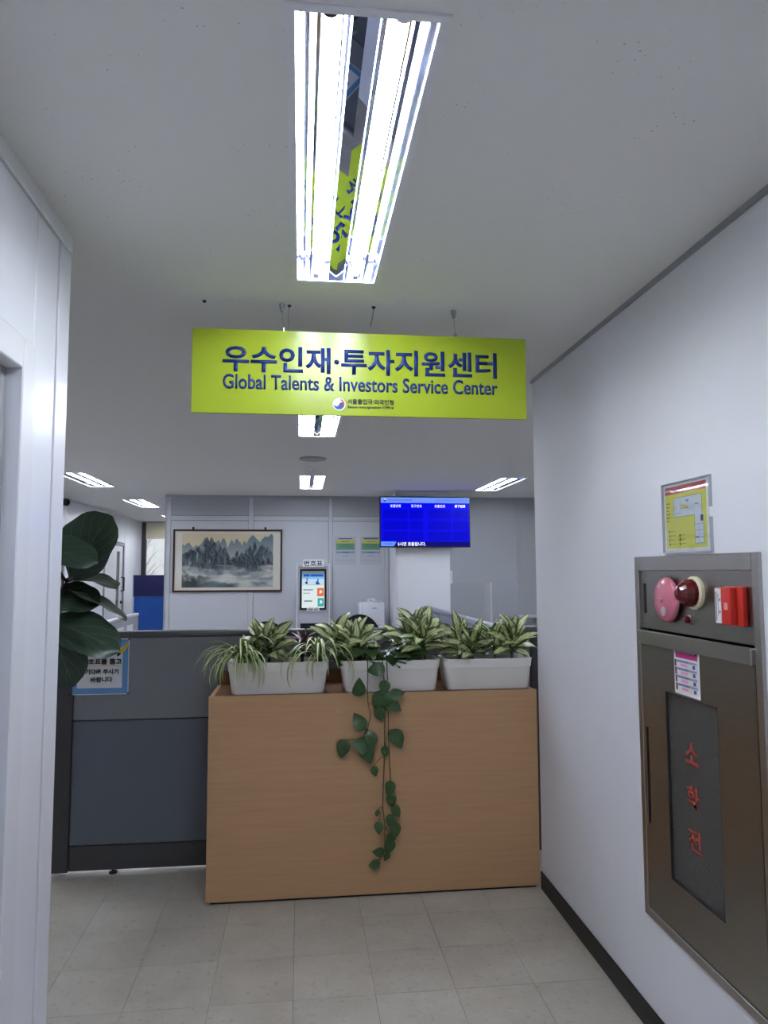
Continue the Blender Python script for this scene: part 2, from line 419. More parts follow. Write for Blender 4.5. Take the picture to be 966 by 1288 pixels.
# --- right corridor wall with the opening for the hydrant box
CY, CZ0, CZ1, CWd = 2.1005, .388, 1.596, .70      # hydrant box centre, bottom, top, width
wr = slab(MB(), 0, XR, XR+.26, -2.7, YR, 0, HC, [(CY-CWd/2+.01, CY+CWd/2-.01, CZ0+.01, CZ1-.01)]).build('wall_right', white_wall)
tag(wr, 'white painted plaster wall holding the fire hydrant box', 'wall', kind='structure')
wrr = B('wall_right_return', white_wall, XR+.26, 4.1, YR-.12, YR, 0, HC); tag(wrr, 'white plaster wall beyond the corridor corner', 'wall', kind='structure')
bb = MB(); bb.box(XR-.008, XR, -2.7, YR, 0, .085, .003); bb.build('baseboard_right', rubber); tag(bpy.data.objects['baseboard_right'], 'black rubber baseboard along the white plaster wall', 'baseboard', kind='structure')
tr = B('shadow_gap_trim', trim_grey, XR-.012, XR, -2.7, YR, HC-.016, HC); tag(tr, 'thin grey trim added for the shadow gap above the plaster wall', 'trim', kind='structure')  # shadow line of the ceiling gap, drawn as a grey strip
wcb = B('wall_behind', white_wall, XL-.2, XR+.3, -2.8, -2.7, 0, HC); tag(wcb, 'white wall closing the corridor', 'wall', kind='structure')

# --- office hall
hr = B('wall_right_hall', white_wall, 4.0, 4.1, YR, YB+.1, 0, HC); tag(hr, 'white side wall of the office hall', 'wall', kind='structure')
wb = thing('wall_back', 'light grey system panel wall with posts and transoms', 'wall', kind='structure')
B('core', dark_gap, -1.70, 4.0, YB+.012, YB+.09, 0, HC, wb)
def bp_(x0, x1, z0, z1, m=panel_back, name='panel', y=YB): return B(name, m, x0, x1, y, y+.05, z0, z1, wb, .002)
def bay(x0, x1, m, mt):
    bp_(x0+.003, x1-.003, .1, 2.20, m); bp_(x0+.003, x1-.003, 2.204, 2.262, m, 'rail', YB-.006); bp_(x0+.003, x1-.003, 2.266, 2.50, mt, 'transom_panel')
bay(-1.645, -.665, panel_back, panel_grey); bay(-.605, .362, panel_back, panel_grey); bay(.412, 1.10, panel_back, panel_grey)
for x0, x1 in ((-1.71, -1.645), (-.665, -.605), (.362, .412), (1.10, 1.15)): bp_(x0, x1, 0, 2.50, panel_back, 'post', YB-.010)
bp_(1.15, 1.9, .1, 2.5, panel_right_shaded); bp_(1.904, 2.885, .1, 2.50, panel_right_shaded); bp_(2.935, 4.0, .1, 2.50, panel_right_shaded); bp_(2.885, 2.935, 0, 2.5, panel_right_shaded, 'post', YB-.008)
B('ceiling_channel', panel_grey, -1.71, 4.0, YB-.014, YB+.1, 2.50, HC, wb); B('base_rail', trim_grey, -1.70, 4.0, YB-.008, YB+.06, 0, .1, wb)
B('end_cap', panel_back, -1.714, -1.70, YB-.01, YB+.1, 0, 2.5, wb)
# left side of the hall, running back to the window
wlh = thing('wall_left_hall', 'white panel wall with doors leading back to the window', 'wall', kind='structure')
XH = -3.105
def hp(y0, y1, z0, z1, m=panel_white, name='panel', x=XH): return B(name, m, x-.08, x, y0, y1, z0, z1, wlh, .002)
B('core', dark_gap, XH-.12, XH-.03, YL-.1, 14.6, 0, HC, wlh)
for y0, y1 in ((2.04, 4.5), (4.504, 7.0), (7.004, 9.0)): hp(y0, y1, 0, 2.05); hp(y0, y1, 2.054, HC)
hp(9.004, 10.0, 2.054, HC); hp(10.004, 11.95, 0, 2.05); hp(10.004, 11.95, 2.054, HC); hp(11.954, 13.3, 2.06, HC); hp(13.304, 13.75, 0, 2.24); hp(13.304, 13.75, 2.244, HC); hp(13.754, 14.52, 0, 2.24); hp(13.754, 14.52, 2.244, HC)
hp(13.28, 13.304, 0, HC, trim_white, 'post', XH+.006)
def hall_door(name, y0, y1, label, glass_z):
    d = thing(name, label, 'door', kind='structure')
    f = MB(); f.box(XH-.08, XH+.012, y0, y0+.05, 0, 2.05, .003); f.box(XH-.08, XH+.012, y1-.05, y1, 0, 2.05, .003); f.box(XH-.08, XH+.012, y0+.05, y1-.05, 2.0, 2.05, .003)
    f.build('door_frame', trim_grey, d)
    lf = MB(); a, b = y0+.055, y1-.055; gy0, gy1 = b-.42, b-.2
    slab(lf, 0, XH-.05, XH-.012, a, b, .01, 1.995, [(gy0, gy1, *glass_z)]).build('door_leaf', panel_white, d)
    B('pane', glass, XH-.034, XH-.028, gy0, gy1, *glass_z, d)
    h = MB(); h.tube([(XH-.012, b-.08, 1.22), (XH+.04, b-.08, 1.22), (XH+.04, b-.08, 1.45), (XH-.012, b-.08, 1.45)], .012)
    h.lathe((XH-.012, b-.08, 1.02), [(.028, 0), (.028, .01), (.012, .012), (.012, .05), (0, .05)], (1, 0, 0), 14); h.tube([(XH+.03, b-.08, 1.02), (XH+.03, b-.2, 1.02)], .01)
    h.lathe((XH-.012, b-.08, .86), [(.024, 0), (.024, .012), (0, .012)], (1, 0, 0), 14)
    h.build('handle', black_plastic, d, True)
hall_door('door_2', 11.954, 13.28, 'white hall door with narrow pane and black lever beside the blue board', (.95, 1.9))
hall_door('door_3', 9.004, 10.0, 'white hall door with narrow pane below the black camera', (.95, 1.9))
# far wall with window
fw = slab(MB(), 1, 14.52, 14.64, -3.2, .1, 0, HC, [(-3.07, -.6, .95, 2.51)]).build('wall_far', white_wall); tag(fw, 'white far wall around the window', 'wall', kind='structure')
fs = B('wall_far_side', white_wall, 0, .1, YB+.1, 14.52, 0, HC); tag(fs, 'white side wall behind the panel wall', 'wall', kind='structure')
wd = thing('window_1', 'dark framed window with a half lowered cream roller blind', 'window', kind='structure')
f = MB(); f.box(-3.07, -2.99, 14.50, 14.6, .95, 2.51); f.box(-.66, -.6, 14.50, 14.6, .95, 2.51); f.box(-1.86, -1.80, 14.50, 14.6, .95, 2.51); f.box(-2.99, -.66, 14.5, 14.6, .95, 1.0); f.box(-2.99, -.66, 14.5, 14.6, 2.47, 2.51)
f.build('window_frame', dark_frame, wd)
B('pane', glass, -2.99, -1.86, 14.55, 14.556, 1.0, 2.47, wd); B('pane', glass, -1.80, -.66, 14.55, 14.556, 1.0, 2.47, wd)
bl = MB(); bl.box(-2.985, -.62, 14.480, 14.484, 2.20, 2.5); bl.box(-2.985, -.62, 14.474, 14.49, 2.185, 2.20); bl.build('roller_blind', blind_m, wd)
# outside
og = B('ground', ground_m, -60, 60, 14.7, 120, -3.2, -3.0); tag(og, 'pale ground outside the window', 'ground', kind='structure')
def bare_tree(x, y, h, seed, label):
    rnd = random.Random(seed); t = thing('bare_tree', label, 'tree', (x, y, -3.0), group='bare trees outside the window')
    tr_ = MB(); br = MB(); tr_.tube([(0, 0, 0), (.05, .0, h*.3), (-.06, .05, h*.6), (0, 0, h)], .14, 8, .2)
    for k in range(90):
        z = h*(.25+.7*rnd.random()); a = rnd.random()*2*PI; L = .6+1.6*rnd.random()*(1.15-z/h)
        p = Vector((0, 0, z)); d = Vector((math.cos(a), math.sin(a), .7)).normalized(); q = p+d*L*.5+Vector((0, 0, .05)); e = p+d*L+Vector((0, 0, .25*L))
        br.tube([p, q, e], .03, 5, .3)
        for s_ in range(3):
            d2 = (d+Vector((rnd.uniform(-.8, .8), rnd.uniform(-.8, .8), rnd.uniform(0, .8)))).normalized(); b0 = p.lerp(e, .4+.18*s_)
            br.tube([b0, b0+d2*L*.45], .014, 4, .4)
    tr_.build('trunk', tree_bark, t, True); br.build('branches', tree_bark, t)
bare_tree(-9.6, 44, 9, 1, 'bare pale tree standing outside the blind window'); bare_tree(-8.2, 52, 10, 5, 'tall bare tree further away outside the window')

# pillar that carries the television
pil = thing('pillar', 'white boxed pillar behind the blue screen', 'pillar', kind='structure')
PX0, PX1, PY = 1.155, 1.825, 8.75
B('shaft', mat('pillar_white', (236, 238, 243), .45), PX0, PX1, PY, YB-.02, 0, HC, pil, .004)
B('corner_strip', trim_white, PX0-.004, PX0+.02, PY-.004, PY+.02, 0, HC, pil)
B('skirting', trim_grey, PX0-.006, PX1+.006, PY-.006, YB-.02, 0, .09, pil)
sb = thing('switch_box', 'small white switch box on the pillar edge below the screen', 'switch', (PX1, PY+.03, 1.39))
B('housing', trim_white, 0, .03, -.03, .08, 0, .16, sb, .004); B('rocker', kiosk_white, .03, .034, 0, .05, .04, .12, sb, .001)

# ------------------------------------------------------------------ ceiling luminaires
def luminaire(label, dark_socket=False, group=None):
    t = thing('ceiling_light', label, 'ceiling light', group=group)
    w, L, d = FW/2, FL, .06
    f = MB()                                                         # trim round the opening
    f.box(-w-.014, -w+.004, -.014, L+.014, -.004, .0); f.box(w-.004, w+.014, -.014, L+.014, -.004, 0)
    f.box(-w+.004, w-.004, -.014, .004, -.004, 0); f.box(-w+.004, w-.004, L-.004, L+.014, -.004, 0)
    f.build('trim_frame', fix_white, t)
    h = MB(); h.box(-w, w, 0, L, d+.012, d+.03); h.box(-w, -w+.003, 0, L, .0, d+.012); h.box(w-.003, w, 0, L, 0, d+.012)
    h.build('housing', fix_white, t)
    for ya in (0, L-.004): B('end_plate', alu_ch, -w+.003, w-.003, ya, ya+.004, 0, d+.012, t)
    xs = [(-w+.004, .002), (-w+.016, .030), (-w+.030, .045), (-w+.044, .050), (-.054, .050), (-.042, .047), (-.034, .040), (-.025, .014)]
    for sg_ in (1, -1):
        r = MB()
        for (xa, za), (xb, zb) in zip(xs, xs[1:]): r.face([(sg_*xa, .005, za), (sg_*xb, .005, zb), (sg_*xb, L-.005, zb), (sg_*xa, L-.005, za)])
        r.build('reflector', alu_ch, t)
    r = MB(); r.face([(-.025, .005, .014), (0, .005, .005), (0, L-.005, .005), (-.025, L-.005, .014)]); r.face([(.025, .005, .014), (0, .005, .005), (0, L-.005, .005), (.025, L-.005, .014)])
    bmesh.ops.remove_doubles(r.bm, verts=r.bm.verts[:], dist=1e-5); r.build('centre_ridge', alu, t)
    for k, x in enumerate((-.066, .066)):
        tb = MB(); R_ = .0135
        tb.lathe((x, .03, .024), [(0, 0), (R_*.7, .001), (R_, .008), (R_, L-.068), (R_*.7, L-.061), (0, L-.06)], (0, 1, 0), 14)
        tb.build('fluorescent_tube', tube_m, t, True)
        so = MB(); so.lathe((x, .005, .024), [(.017, 0), (.017, .022), (.013, .026), (0, .026)], (0, 1, 0), 14)
        o = so.build('socket', black_plastic if (k == 0 and dark_socket) else pink_plastic, t, True)
        so = MB(); so.box(x-.010, x+.010, L-.024, L-.005, .012, .05, .003); so.build('socket', pink_plastic, t)
    return t
proto = None
lab = {0: 'twin tube recessed ceiling light above the corridor in front of the lime sign', 1: 'twin tube recessed ceiling light just beyond the lime hanging sign',
       2: 'twin tube recessed ceiling light between ceiling speaker and kiosk wall', 3: 'twin tube ceiling light beside the black camera over the left hall',
       4: 'twin tube ceiling light near the door with black lever', 5: 'twin tube ceiling light by the blind window',
       6: 'twin tube ceiling light to the right of the blue screen', 7: 'twin tube ceiling light behind the plaster wall corner',
       8: 'twin tube ceiling light above the fiddle leaf fig side of the hall', 9: 'twin tube ceiling light at the rear of the corridor'}
for i, (x, y, dk) in enumerate(fixtures):
    t = luminaire(lab[i], bool(dk), 'twin tube ceiling lights') if i < 2 else copy_tree(base_l)
    if i == 1: base_l = t
    t.location = (x, y, HC); t['label'] = lab[i]

# ceiling speaker, smoke detector, dark camera
sp = thing('ceiling_speaker', 'round flat ceiling speaker disc in front of the smoke detector', 'speaker', (.10, 6.25, HC))
MB().lathe((0, 0, 0), [(.118, 0), (.118, -.006), (.108, -.014), (0, -.014)], n=32).build('rim', trim_grey, sp, True)
MB().lathe((0, 0, -.0145), [(.098, 0), (.09, -.003), (0, -.004)], n=32).build('grille', mat('speaker_grille', (170, 170, 172), .7, bump=1, bscale=300), sp, True)
sd = thing('smoke_detector', 'small white dome smoke detector on the ceiling', 'smoke detector', (.105, 6.85, HC))
MB().lathe((0, 0, 0), [(.055, 0), (.055, -.012), (.046, -.016), (0, -.016)], n=24).build('base', trim_white, sd, True)
MB().lathe((0, 0, -.016), [(.036, 0), (.036, -.02), (.028, -.03), (0, -.034)], n=24).build('sensor_dome', trim_white, sd, True)
cc = thing('security_camera', 'small black security camera mounted high on the hall wall', 'camera', (-3.105, 9.32, 2.43))
MB().lathe((0, 0, 0), [(.035, 0), (.035, .012), (0, .012)], (1, 0, 0), 16).build('wall_plate', black_plastic, cc, True)
MB().tube([(.01, 0, 0), (.1, 0, .01), (.16, 0, -.01)], .012).build('bracket', black_plastic, cc)
MB().lathe((.12, 0, -.01), [(0, 0), (.038, .0), (.045, .03), (.045, .13), (.036, .14), (.034, .12), (0, .12)], Vector((1, -.35, -.12)).normalized(), 18).build('housing', black_plastic, cc, True)

# ------------------------------------------------------------------ hanging sign
SY = 2.6; SX0, SX1, SZ0, SZ1 = -.391, .841, 2.115, 2.424
sg = thing('hanging_sign', 'lime green hanging sign with blue Korean and English lettering', 'sign', ((SX0+SX1)/2, SY, SZ0))
sw, sh = (SX1-SX0), (SZ1-SZ0); scx = (SX0+SX1)/2
B('sign_board', lime, -sw/2, sw/2, 0, .012, 0, sh, sg, .001)
def sgx(px, py):
    p = at(px, py, 1, SY); return p.x-scx, p.z-SZ0
a = sgx(280, 448)[0]; b = sgx(624.5, 448)[0]; zc = (.361+.2715)/2-.0015 - .115 + .0
ln = sg
text('lettering', '우수인재·투자지원센터', ink_blue, sg, (a+b)/2, 2.316-SZ0, b-a, .097, y=-.0002, bold=.025)
text('lettering', 'Global Talents & Investors Service Center', ink_blue, sg, (a+b)/2+.002, 2.2315-SZ0, b-a, .055, y=-.0002, bold=.018)
a2 = sgx(437, 508)[0]; b2 = sgx(495, 508)[0]
text('lettering', '서울출입국·외국인청', ink_dark, sg, (a2+b2)/2, 2.1675-SZ0, b2-a2, .020, y=-.0002, bold=.02)
text('lettering', 'Seoul Immigration Office', ink_dark, sg, (a2+b2)/2, 2.1465-SZ0, b2-a2, .013, y=-.0002, bold=.01)
ex, ez = sgx(426.5, 508.5)
def disc(cx, cz, r, n=32): return [(cx+r*math.cos(2*PI*i/n), cz+r*math.sin(2*PI*i/n)) for i in range(n)]
def swirl(cx, cz, r, rot):
    """lower comma: half disc plus one small bulge minus one small dent along the rotated diameter"""
    n = 20; pts = []
    for i in range(n+1): a_ = PI + PI*i/n; pts.append((r*math.cos(a_), r*math.sin(a_)))
    for i in range(1, n+1): a_ = PI*0 + PI*i/n; pts.append((r/2 + r/2*math.cos(a_), r/2*math.sin(a_)))
    for i in range(1, n): a_ = 2*PI - PI*i/n; pts.append((-r/2 + r/2*math.cos(a_), r/2*math.sin(a_)))
    c_, s_ = math.cos(rot), math.sin(rot)
    return [(cx+x*c_-z*s_, cz+x*s_+z*c_) for x, z in pts]
redcres = [(ex+.0205*math.cos(math.radians(t_)), ez+.0205*math.sin(math.radians(t_))) for t_ in range(75, -31, -7)] + [(ex-.002+.0165*math.cos(math.radians(t_)), ez-.001+.0175*math.sin(math.radians(t_))) for t_ in range(-25, 71, 7)]
print_sheet('emblem', pr, sg, [(disc(ex, ez, .0235), (238, 238, 240)), (swirl(ex, ez, .0195, math.radians(-14)), (32, 62, 138)), (redcres, (206, 60, 74))], -.0006)
for px, py, pz in ((355, 383, 421), (571, 390, 425)):
    p = at(px, py, 2, HC); x = p.x-scx; zt = HC-SZ0
    MB().lathe((x, .006, zt), [(.011, 0), (.011, -.005), (.005, -.03), (0, -.031)], n=12).build('ceiling_anchor', trim_grey, sg, True)
    MB().tube([(x, .006, zt-.03), (x+.006, .006, sh+.012)], .0011, 6).build('wire', chrome, sg)
    c_ = MB(); c_.lathe((x+.006, .006, sh-.001), [(.006, 0), (.006, .012), (.003, .014), (0, .014)], n=10); c_.build('clip', chrome, sg, True)
for px, py, l_, nm in ((364, 384, .09, 'bare ceiling hook with short wire left of the sign middle'), (470, 386, .075, 'bare ceiling hook with slanted wire near the sign middle'), (257, 378, .004, 'bare ceiling screw above the sign end')):
    p = at(px, py, 2, HC); h_ = thing('ceiling_hook', nm, 'hook', (p.x, p.y, HC))
    MB().lathe((0, 0, 0), [(.007, 0), (.007, -.004), (.003, -.008), (0, -.008)], n=10).build('hook_plate', dark_gap, h_)
    if l_ > .01: MB().tube([(0, 0, -.004), (-.004, -.001, -l_*.5), (-.012 if px > 400 else .002, 0, -l_)], .0011, 5).build('wire', dark_gap, h_)

# ------------------------------------------------------------------ counter with planters
DX0, DX1, DY0, DY1, DZ = -.43, 1.178, 3.572, 3.955, .956
dk = thing('planter_counter', 'beech laminate counter carrying three white planters', 'counter', (0, 0, 0))
B('front_panel', wood, DX0, DX1, DY0, DY0+.02, .012, DZ, dk, .0012)
B('side_panel', wood, DX0+.002, DX0+.022, DY0+.02, DY1, .012, DZ-.002, dk, .001); B('side_panel', wood, DX1-.022, DX1-.002, DY0+.02, DY1, .012, DZ-.002, dk, .001)
B('top_panel', wood_shaded, DX0+.022, DX1-.022, DY0+.02, DY1, DZ-.022, DZ-.002, dk, .001)
B('back_lip', wood_shaded, DX0+.002, DX1-.002, DY1, DY1+.02, .3, DZ+.07, dk, .001)
B('plinth', black_plastic, DX0+.02, DX1-.02, DY0+.012, DY1-.02, 0, .012, dk)

# ------------------------------------------------------------------ fabric partitions
def partition(x0, x1, label, y=3.985, lpost=True):
    t = thing('office_partition', label, 'partition', (x0, y, 0), group='grey fabric partitions behind the counter')
    w = x1-x0; D = .055; pw = .05
    B('post', charcoal, -.088 if lpost else 0, 0 if lpost else pw, -.004, D+.004, .02, 1.235, t, .003)
    B('post', charcoal, w-pw, w, -.002, D+.002, .02, 1.225, t, .003)
    a, b = (.004, w-pw-.004) if lpost else (pw+.004, w-pw-.004)
    B('upper_panel', fabric_up, a, b, 0, D, .781, 1.203, t, .004); B('lower_panel', fabric_lo, a, b, 0, D, .150, .775, t, .004)
    B('core', black_plastic, a-.002, b+.002, .008, D-.008, .03, 1.21, t)
    B('kick_plate', charcoal, a, b, .001, D-.001, .025, .146, t, .003)
    MB().box(-.088 if lpost else 0, w, -.006, D+.006, 1.206, 1.236, .008, 2).build('top_rail', rail_grey, t, True)
    for fx in (.22 if lpost else .2, w-.25):
        MB().lathe((fx, D/2, 0), [(.022, 0), (.022, .008), (.008, .012), (.008, .03)], n=12).build('foot', black_plastic, t)
    return t
partition(-1.172, .03, 'grey fabric partition with a ticket poster beside the counter')
partition(.032, 1.335, 'grey fabric partition directly behind the planters', lpost=False)
# low partition running back along the right, seen over the planters
lp = thing('office_partition', 'bluish grey partition running back towards the white pillar', 'partition', (1.235, 4.06, 0))
fab_b = mat('partition_blue_grey', (136, 142, 158), .85); L_ = 3.14
for k in range(4):
    B('panel', fab_b, 0, .045, .01+k*L_/4, (k+1)*L_/4-.004, .15, 1.165, lp, .003)
B('core', black_plastic, .008, .037, .0, L_, .02, 1.16, lp)
B('kick_plate', charcoal, .002, .043, .01, L_-.01, .0, .146, lp)
MB().box(-.006, .051, 0, L_+.03, 1.168, 1.2, .006).build('top_rail', mat('blue_grey_rail', (150, 154, 168), .3), lp)
B('end_post', rail_grey, -.002, .047, L_, L_+.03, 0, 1.168, lp)
ll = thing('office_partition', 'low pale partition with paper notices in front of the blue board', 'partition', (-1.80, 5.9, 0)); L_ = 2.33
for k in range(2): B('panel', mat('pale_partition', (168, 170, 182), .8), 0, .04, k*L_/2+.004, (k+1)*L_/2-.004, .1, 1.07, ll, .003)
B('core', dark_gap, .006, .034, 0, L_, .0, 1.07, ll)
MB().box(-.006, .046, -.01, L_+.012, 1.072, 1.1, .006).build('top_rail', trim_white, ll)
B('end_post', rail_grey, -.002, .042, L_, L_+.012, 0, 1.072, ll)
for k, (yy, lb) in enumerate(((7.45, 'white paper notice on the pale partition, further from its end'), (7.85, 'white paper notice with a yellow patch at the pale partition end'))):
    n_ = thing('paper_notice', lb, 'notice', (-1.7605, yy, .83), PI/2)
    B('sheet', paper, -.13, .13, -.0012, -.0002, -.17, .17, n_)
    print_sheet('print', pr, n_, [((-.11, .05, .11, .065), (90, 92, 100)), ((-.11, .02, .05, .03), (140, 142, 150))] + ([((-.11, -.12, .11, -.02), (222, 214, 90))] if k else []), -.0016)

# ticket poster pinned to the partition
po = thing('ticket_poster', 'blue bordered ticket notice with Korean text pinned to the grey partition', 'poster', (-1.04, 3.985, 1.055))
PWd, PH = .294, .288
B('sheet', paper, -PWd/2, PWd/2, -.002, -.0006, -PH/2, PH/2, po)
poly = [((-PWd/2+.004, -PH/2+.004, PWd/2-.004, PH/2-.004), (98, 150, 206)), ((-.112, -.110, .114, .098), (226, 229, 234))]
for k in range(17): poly.append((disc(-.100+k*.0125, .098, .0028, 8), (240, 243, 248)))
poly += [((-.022, .052, .052, .098), (34, 38, 46)), ((-.018, .06, .010, .094), (52, 58, 66)), ((.014, .058, .032, .090), (206, 212, 220)), ((-.015, .088, .0, .091), (210, 214, 220)),
         ([(.085, .050), (.108, .062), (.092, .078)], (24, 24, 26)), ([(.1085, .0615), (.1425, .105), (.1425, .13), (.092, .0785)], (226, 196, 60)), ([(.1025, .069), (.1425, .115), (.1425, .121), (.098, .0735)], (190, 160, 40)),
         ((-.112, .0025, .114, .0065), (214, 196, 110)), (disc(-.082, .060, .020), (232, 148, 128)), (disc(-.092, .045, .015), (232, 148, 128))]
print_sheet('print', pr, po, poly, -.0023)
text('lettering', '번호표를 뽑고', ink_black, po, .012, .027, .200, .030, y=-.0072, bold=.03, depth=.0006)
text('lettering', '기다려 주시기', ink_black, po, .012, -.026, .168, .028, y=-.0072, bold=.03, depth=.0006)
text('lettering', '바랍니다', ink_black, po, .012, -.066, .108, .028, y=-.0072, bold=.03, depth=.0006)
for sx in (-1, 1):
    for sz in (-1, 1): MB().lathe((sx*(PWd/2-.001), -.002, sz*(PH/2-.004)), [(.0045, 0), (.0045, .004), (0, .006)], (0, -1, 0), 10).build('pin', black_plastic, po)

# ------------------------------------------------------------------ planters
def planter(x0, x1, y0, y1, label):
    t = thing('planter', label, 'planter', ((x0+x1)/2, (y0+y1)/2, DZ), group='white planters on the counter')
    w, d, h = (x1-x0)/2, (y1-y0)/2, .152
    def ring(bm, k, z, r=.03):
        pts = []
        for cx_, cy_, a0 in ((w*k-r, d*k-r, 0), (-w*k+r, d*k-r, 90), (-w*k+r, -d*k+r, 180), (w*k-r, -d*k+r, 270)):
            for i in range(5): a_ = math.radians(a0+i*22.5); pts.append(bm.verts.new((cx_+r*math.cos(a_), cy_+r*math.sin(a_), z)))
        return pts
    def shell(levels):
        mb = MB(); rs = [ring(mb.bm, k, z) for k, z in levels]; n = len(rs[0])
        for A, C in zip(rs, rs[1:]):
            for i in range(n): mb.bm.faces.new((A[i], A[(i+1) % n], C[(i+1) % n], C[i]))
        return mb, rs
    mb, rs = shell([(.9, 0), (.915, .004), (.965, .108), (.972, .109)])
    mb.bm.faces.new(rs[0]); mb.build('body', pot_white, t, True)
    mb, rs = shell([(.965, .1085), (.978, .109), (.995, h-.006), (1.0, h-.002), (.99, h), (.955, h), (.945, h-.006), (.93, .1)])
    mb.build('rim', pot_white, t, True)
    mb, rs = shell([(.93, .1), (.945, .128)]); mb.bm.faces.new(rs[1]); mb.bm.faces.new(rs[0]); mb.build('soil', soil, t)
    return t
planter(-.352, .142, 3.600, 3.815, 'white plastic planter with striped spider plants at the counter end')
planter(.198, .700, 3.604, 3.815, 'white plastic planter with trailing vine in the counter middle')
planter(.717, 1.176, 3.606, 3.815, 'white plastic planter with variegated plants beside the plaster wall')
SOILZ = DZ+.128

# ------------------------------------------------------------------ leaves and plants
def leaf_mesh(name, m, L, W_, prof, bend=.6, fold=.15, n=9, mm=2, wave=0, curve0=0):
    vs, fs, uvs = [], [], []
    y = z = 0; ang = curve0
    for i in range(n+1):
        t = i/n
        if i: ang -= bend/n; y += L/n*math.cos(ang); z += L/n*math.sin(ang)
        w = W_*prof(t)
        for j in range(-mm, mm+1):
            s_ = j/mm
            zz = fold*abs(s_)*w + (wave*W_*math.sin(t*9+s_*2.2)*abs(s_) if wave else 0)
            vs.append((s_*w, y - math.sin(ang)*zz, z + math.cos(ang)*zz)); uvs.append((s_*.5+.5, t))
    k = 2*mm+1
    for i in range(n):
        for j in range(2*mm): a_ = i*k+j; fs.append((a_, a_+1, a_+1+k, a_+k))
    me = bpy.data.meshes.new(name); me.from_pydata(vs, [], fs); uvl = me.uv_layers.new(name='UVMap')
    for lp_ in me.loops: uvl.data[lp_.index].uv = uvs[lp_.vertex_index]
    for p in me.polygons: p.use_smooth = True
    me.materials.append(m)
    return me
p_ell = lambda t: max(.02, math.sin(PI*min(1, t**.8))**.75)*(1 if t < 1 else 0)
p_strap = lambda t: max(.03, min(1, t*6+.4)*(1-t**3)**.8)
def lerp_prof(ks):
    def f_(t):
        for (a_, va), (b_, vb) in zip(ks, ks[1:]):
            if t <= b_: return va+(vb-va)*(t-a_)/(b_-a_)
        return ks[-1][1]
    return f_
p_heart = lerp_prof([(0, .30), (.06, .66), (.14, .88), (.25, 1), (.4, .97), (.55, .84), (.7, .62), (.85, .34), (.95, .12), (1, .0)])
p_fig = lambda t: max(.03, .30*math.sin(PI*min(1, t*1.5))**.8*(t < .66) + (math.sin(PI*min(1, max(0, (t-.02)/.98)**1.75))**.65)) if t < 1 else .02

def orient(direction, normal, loc, scale=1):
    y = Vector(direction).normalized(); n_ = Vector(normal); x = y.cross(n_).normalized(); z = x.cross(y)
    R_ = Matrix((x, y, z)).transposed().to_4x4(); return Matrix.Translation(loc) @ R_ @ Matrix.Scale(scale, 4)
def put_leaf(me, parent, direction, normal, loc, scale=1, name='leaf'):
    o = link(name, me, parent); o.matrix_local = orient(direction, normal, loc, scale); return o

dl = [leaf_mesh('leaf', dieff_m, .16, .036, p_ell, b_, .16, 9, 2, .05, .2) for b_ in (.5, .9, 1.3)]
def dieffenbachia(x, y, label, n=22, seed=0, h=.16, spread=1.0, lean=(0, 0)):
    rnd = random.Random(seed)
    t = thing('variegated_plant', label, 'plant', (x, y, SOILZ), group='variegated dumb cane plants in the planters')
    st_ = MB(); leaves = []
    for c in range(3):
        bx_, by_ = rnd.uniform(-.06, .06), rnd.uniform(-.03, .03); top = h*rnd.uniform(.45, .75)
        tipx, tipy = bx_+lean[0]*.4+rnd.uniform(-.02, .02), by_+lean[1]*.4
        st_.tube([(bx_, by_, 0), ((bx_+tipx)/2, (by_+tipy)/2, top*.6), (tipx, tipy, top)], .008, 7, .6)
        for k in range(n//3):
            f_ = k/(n//3-1 or 1); az = c*2.1+k*2.4+rnd.uniform(-.3, .3); el = math.radians((14 if math.sin(az) < -.2 else 4)+60*f_**1.2+rnd.uniform(-10, 12))
            p0 = Vector((bx_, by_, 0)).lerp(Vector((tipx, tipy, top)), .6+.4*f_)
            d = Vector((math.cos(az)*math.cos(el), math.sin(az)*math.cos(el)*.75, math.sin(el)))
            p1 = p0 + d*.035*spread; st_.tube([p0, p1], .003, 5)
            leaves.append((d, p1, rnd.uniform(.72, 1.1)*spread, rnd.randrange(3), rnd))
    st_.build('stem', stem_green, t, True)
    for d, p1, s_, k, r_ in leaves:
        nrm = Vector((0, 0, .8)) + Vector((r_.uniform(-.4, .4), -.6+r_.uniform(-.3, .3), 0))
        if d.z > .85: nrm = Vector((-d.x, -d.y-.4, .3))
        put_leaf(dl[k], t, d, nrm, p1, s_)
    return t
dieffenbachia(-.165, 3.715, 'variegated dumb cane with cream leaves beside the left spider plant', 45, 3, .15, .88)
dieffenbachia(.275, 3.725, 'variegated dumb cane growing behind the trailing vine stems', 39, 5, .16, .88, lean=(-.05, 0))
dieffenbachia(.590, 3.70, 'yellow-green variegated dumb cane, tallest of the planters', 39, 8, .19, .98)
dieffenbachia(.825, 3.715, 'variegated dumb cane in the right planter beside the gap', 42, 11, .135, .88)
dieffenbachia(1.035, 3.715, 'variegated dumb cane closest to the white plaster wall', 42, 15, .135, .86)

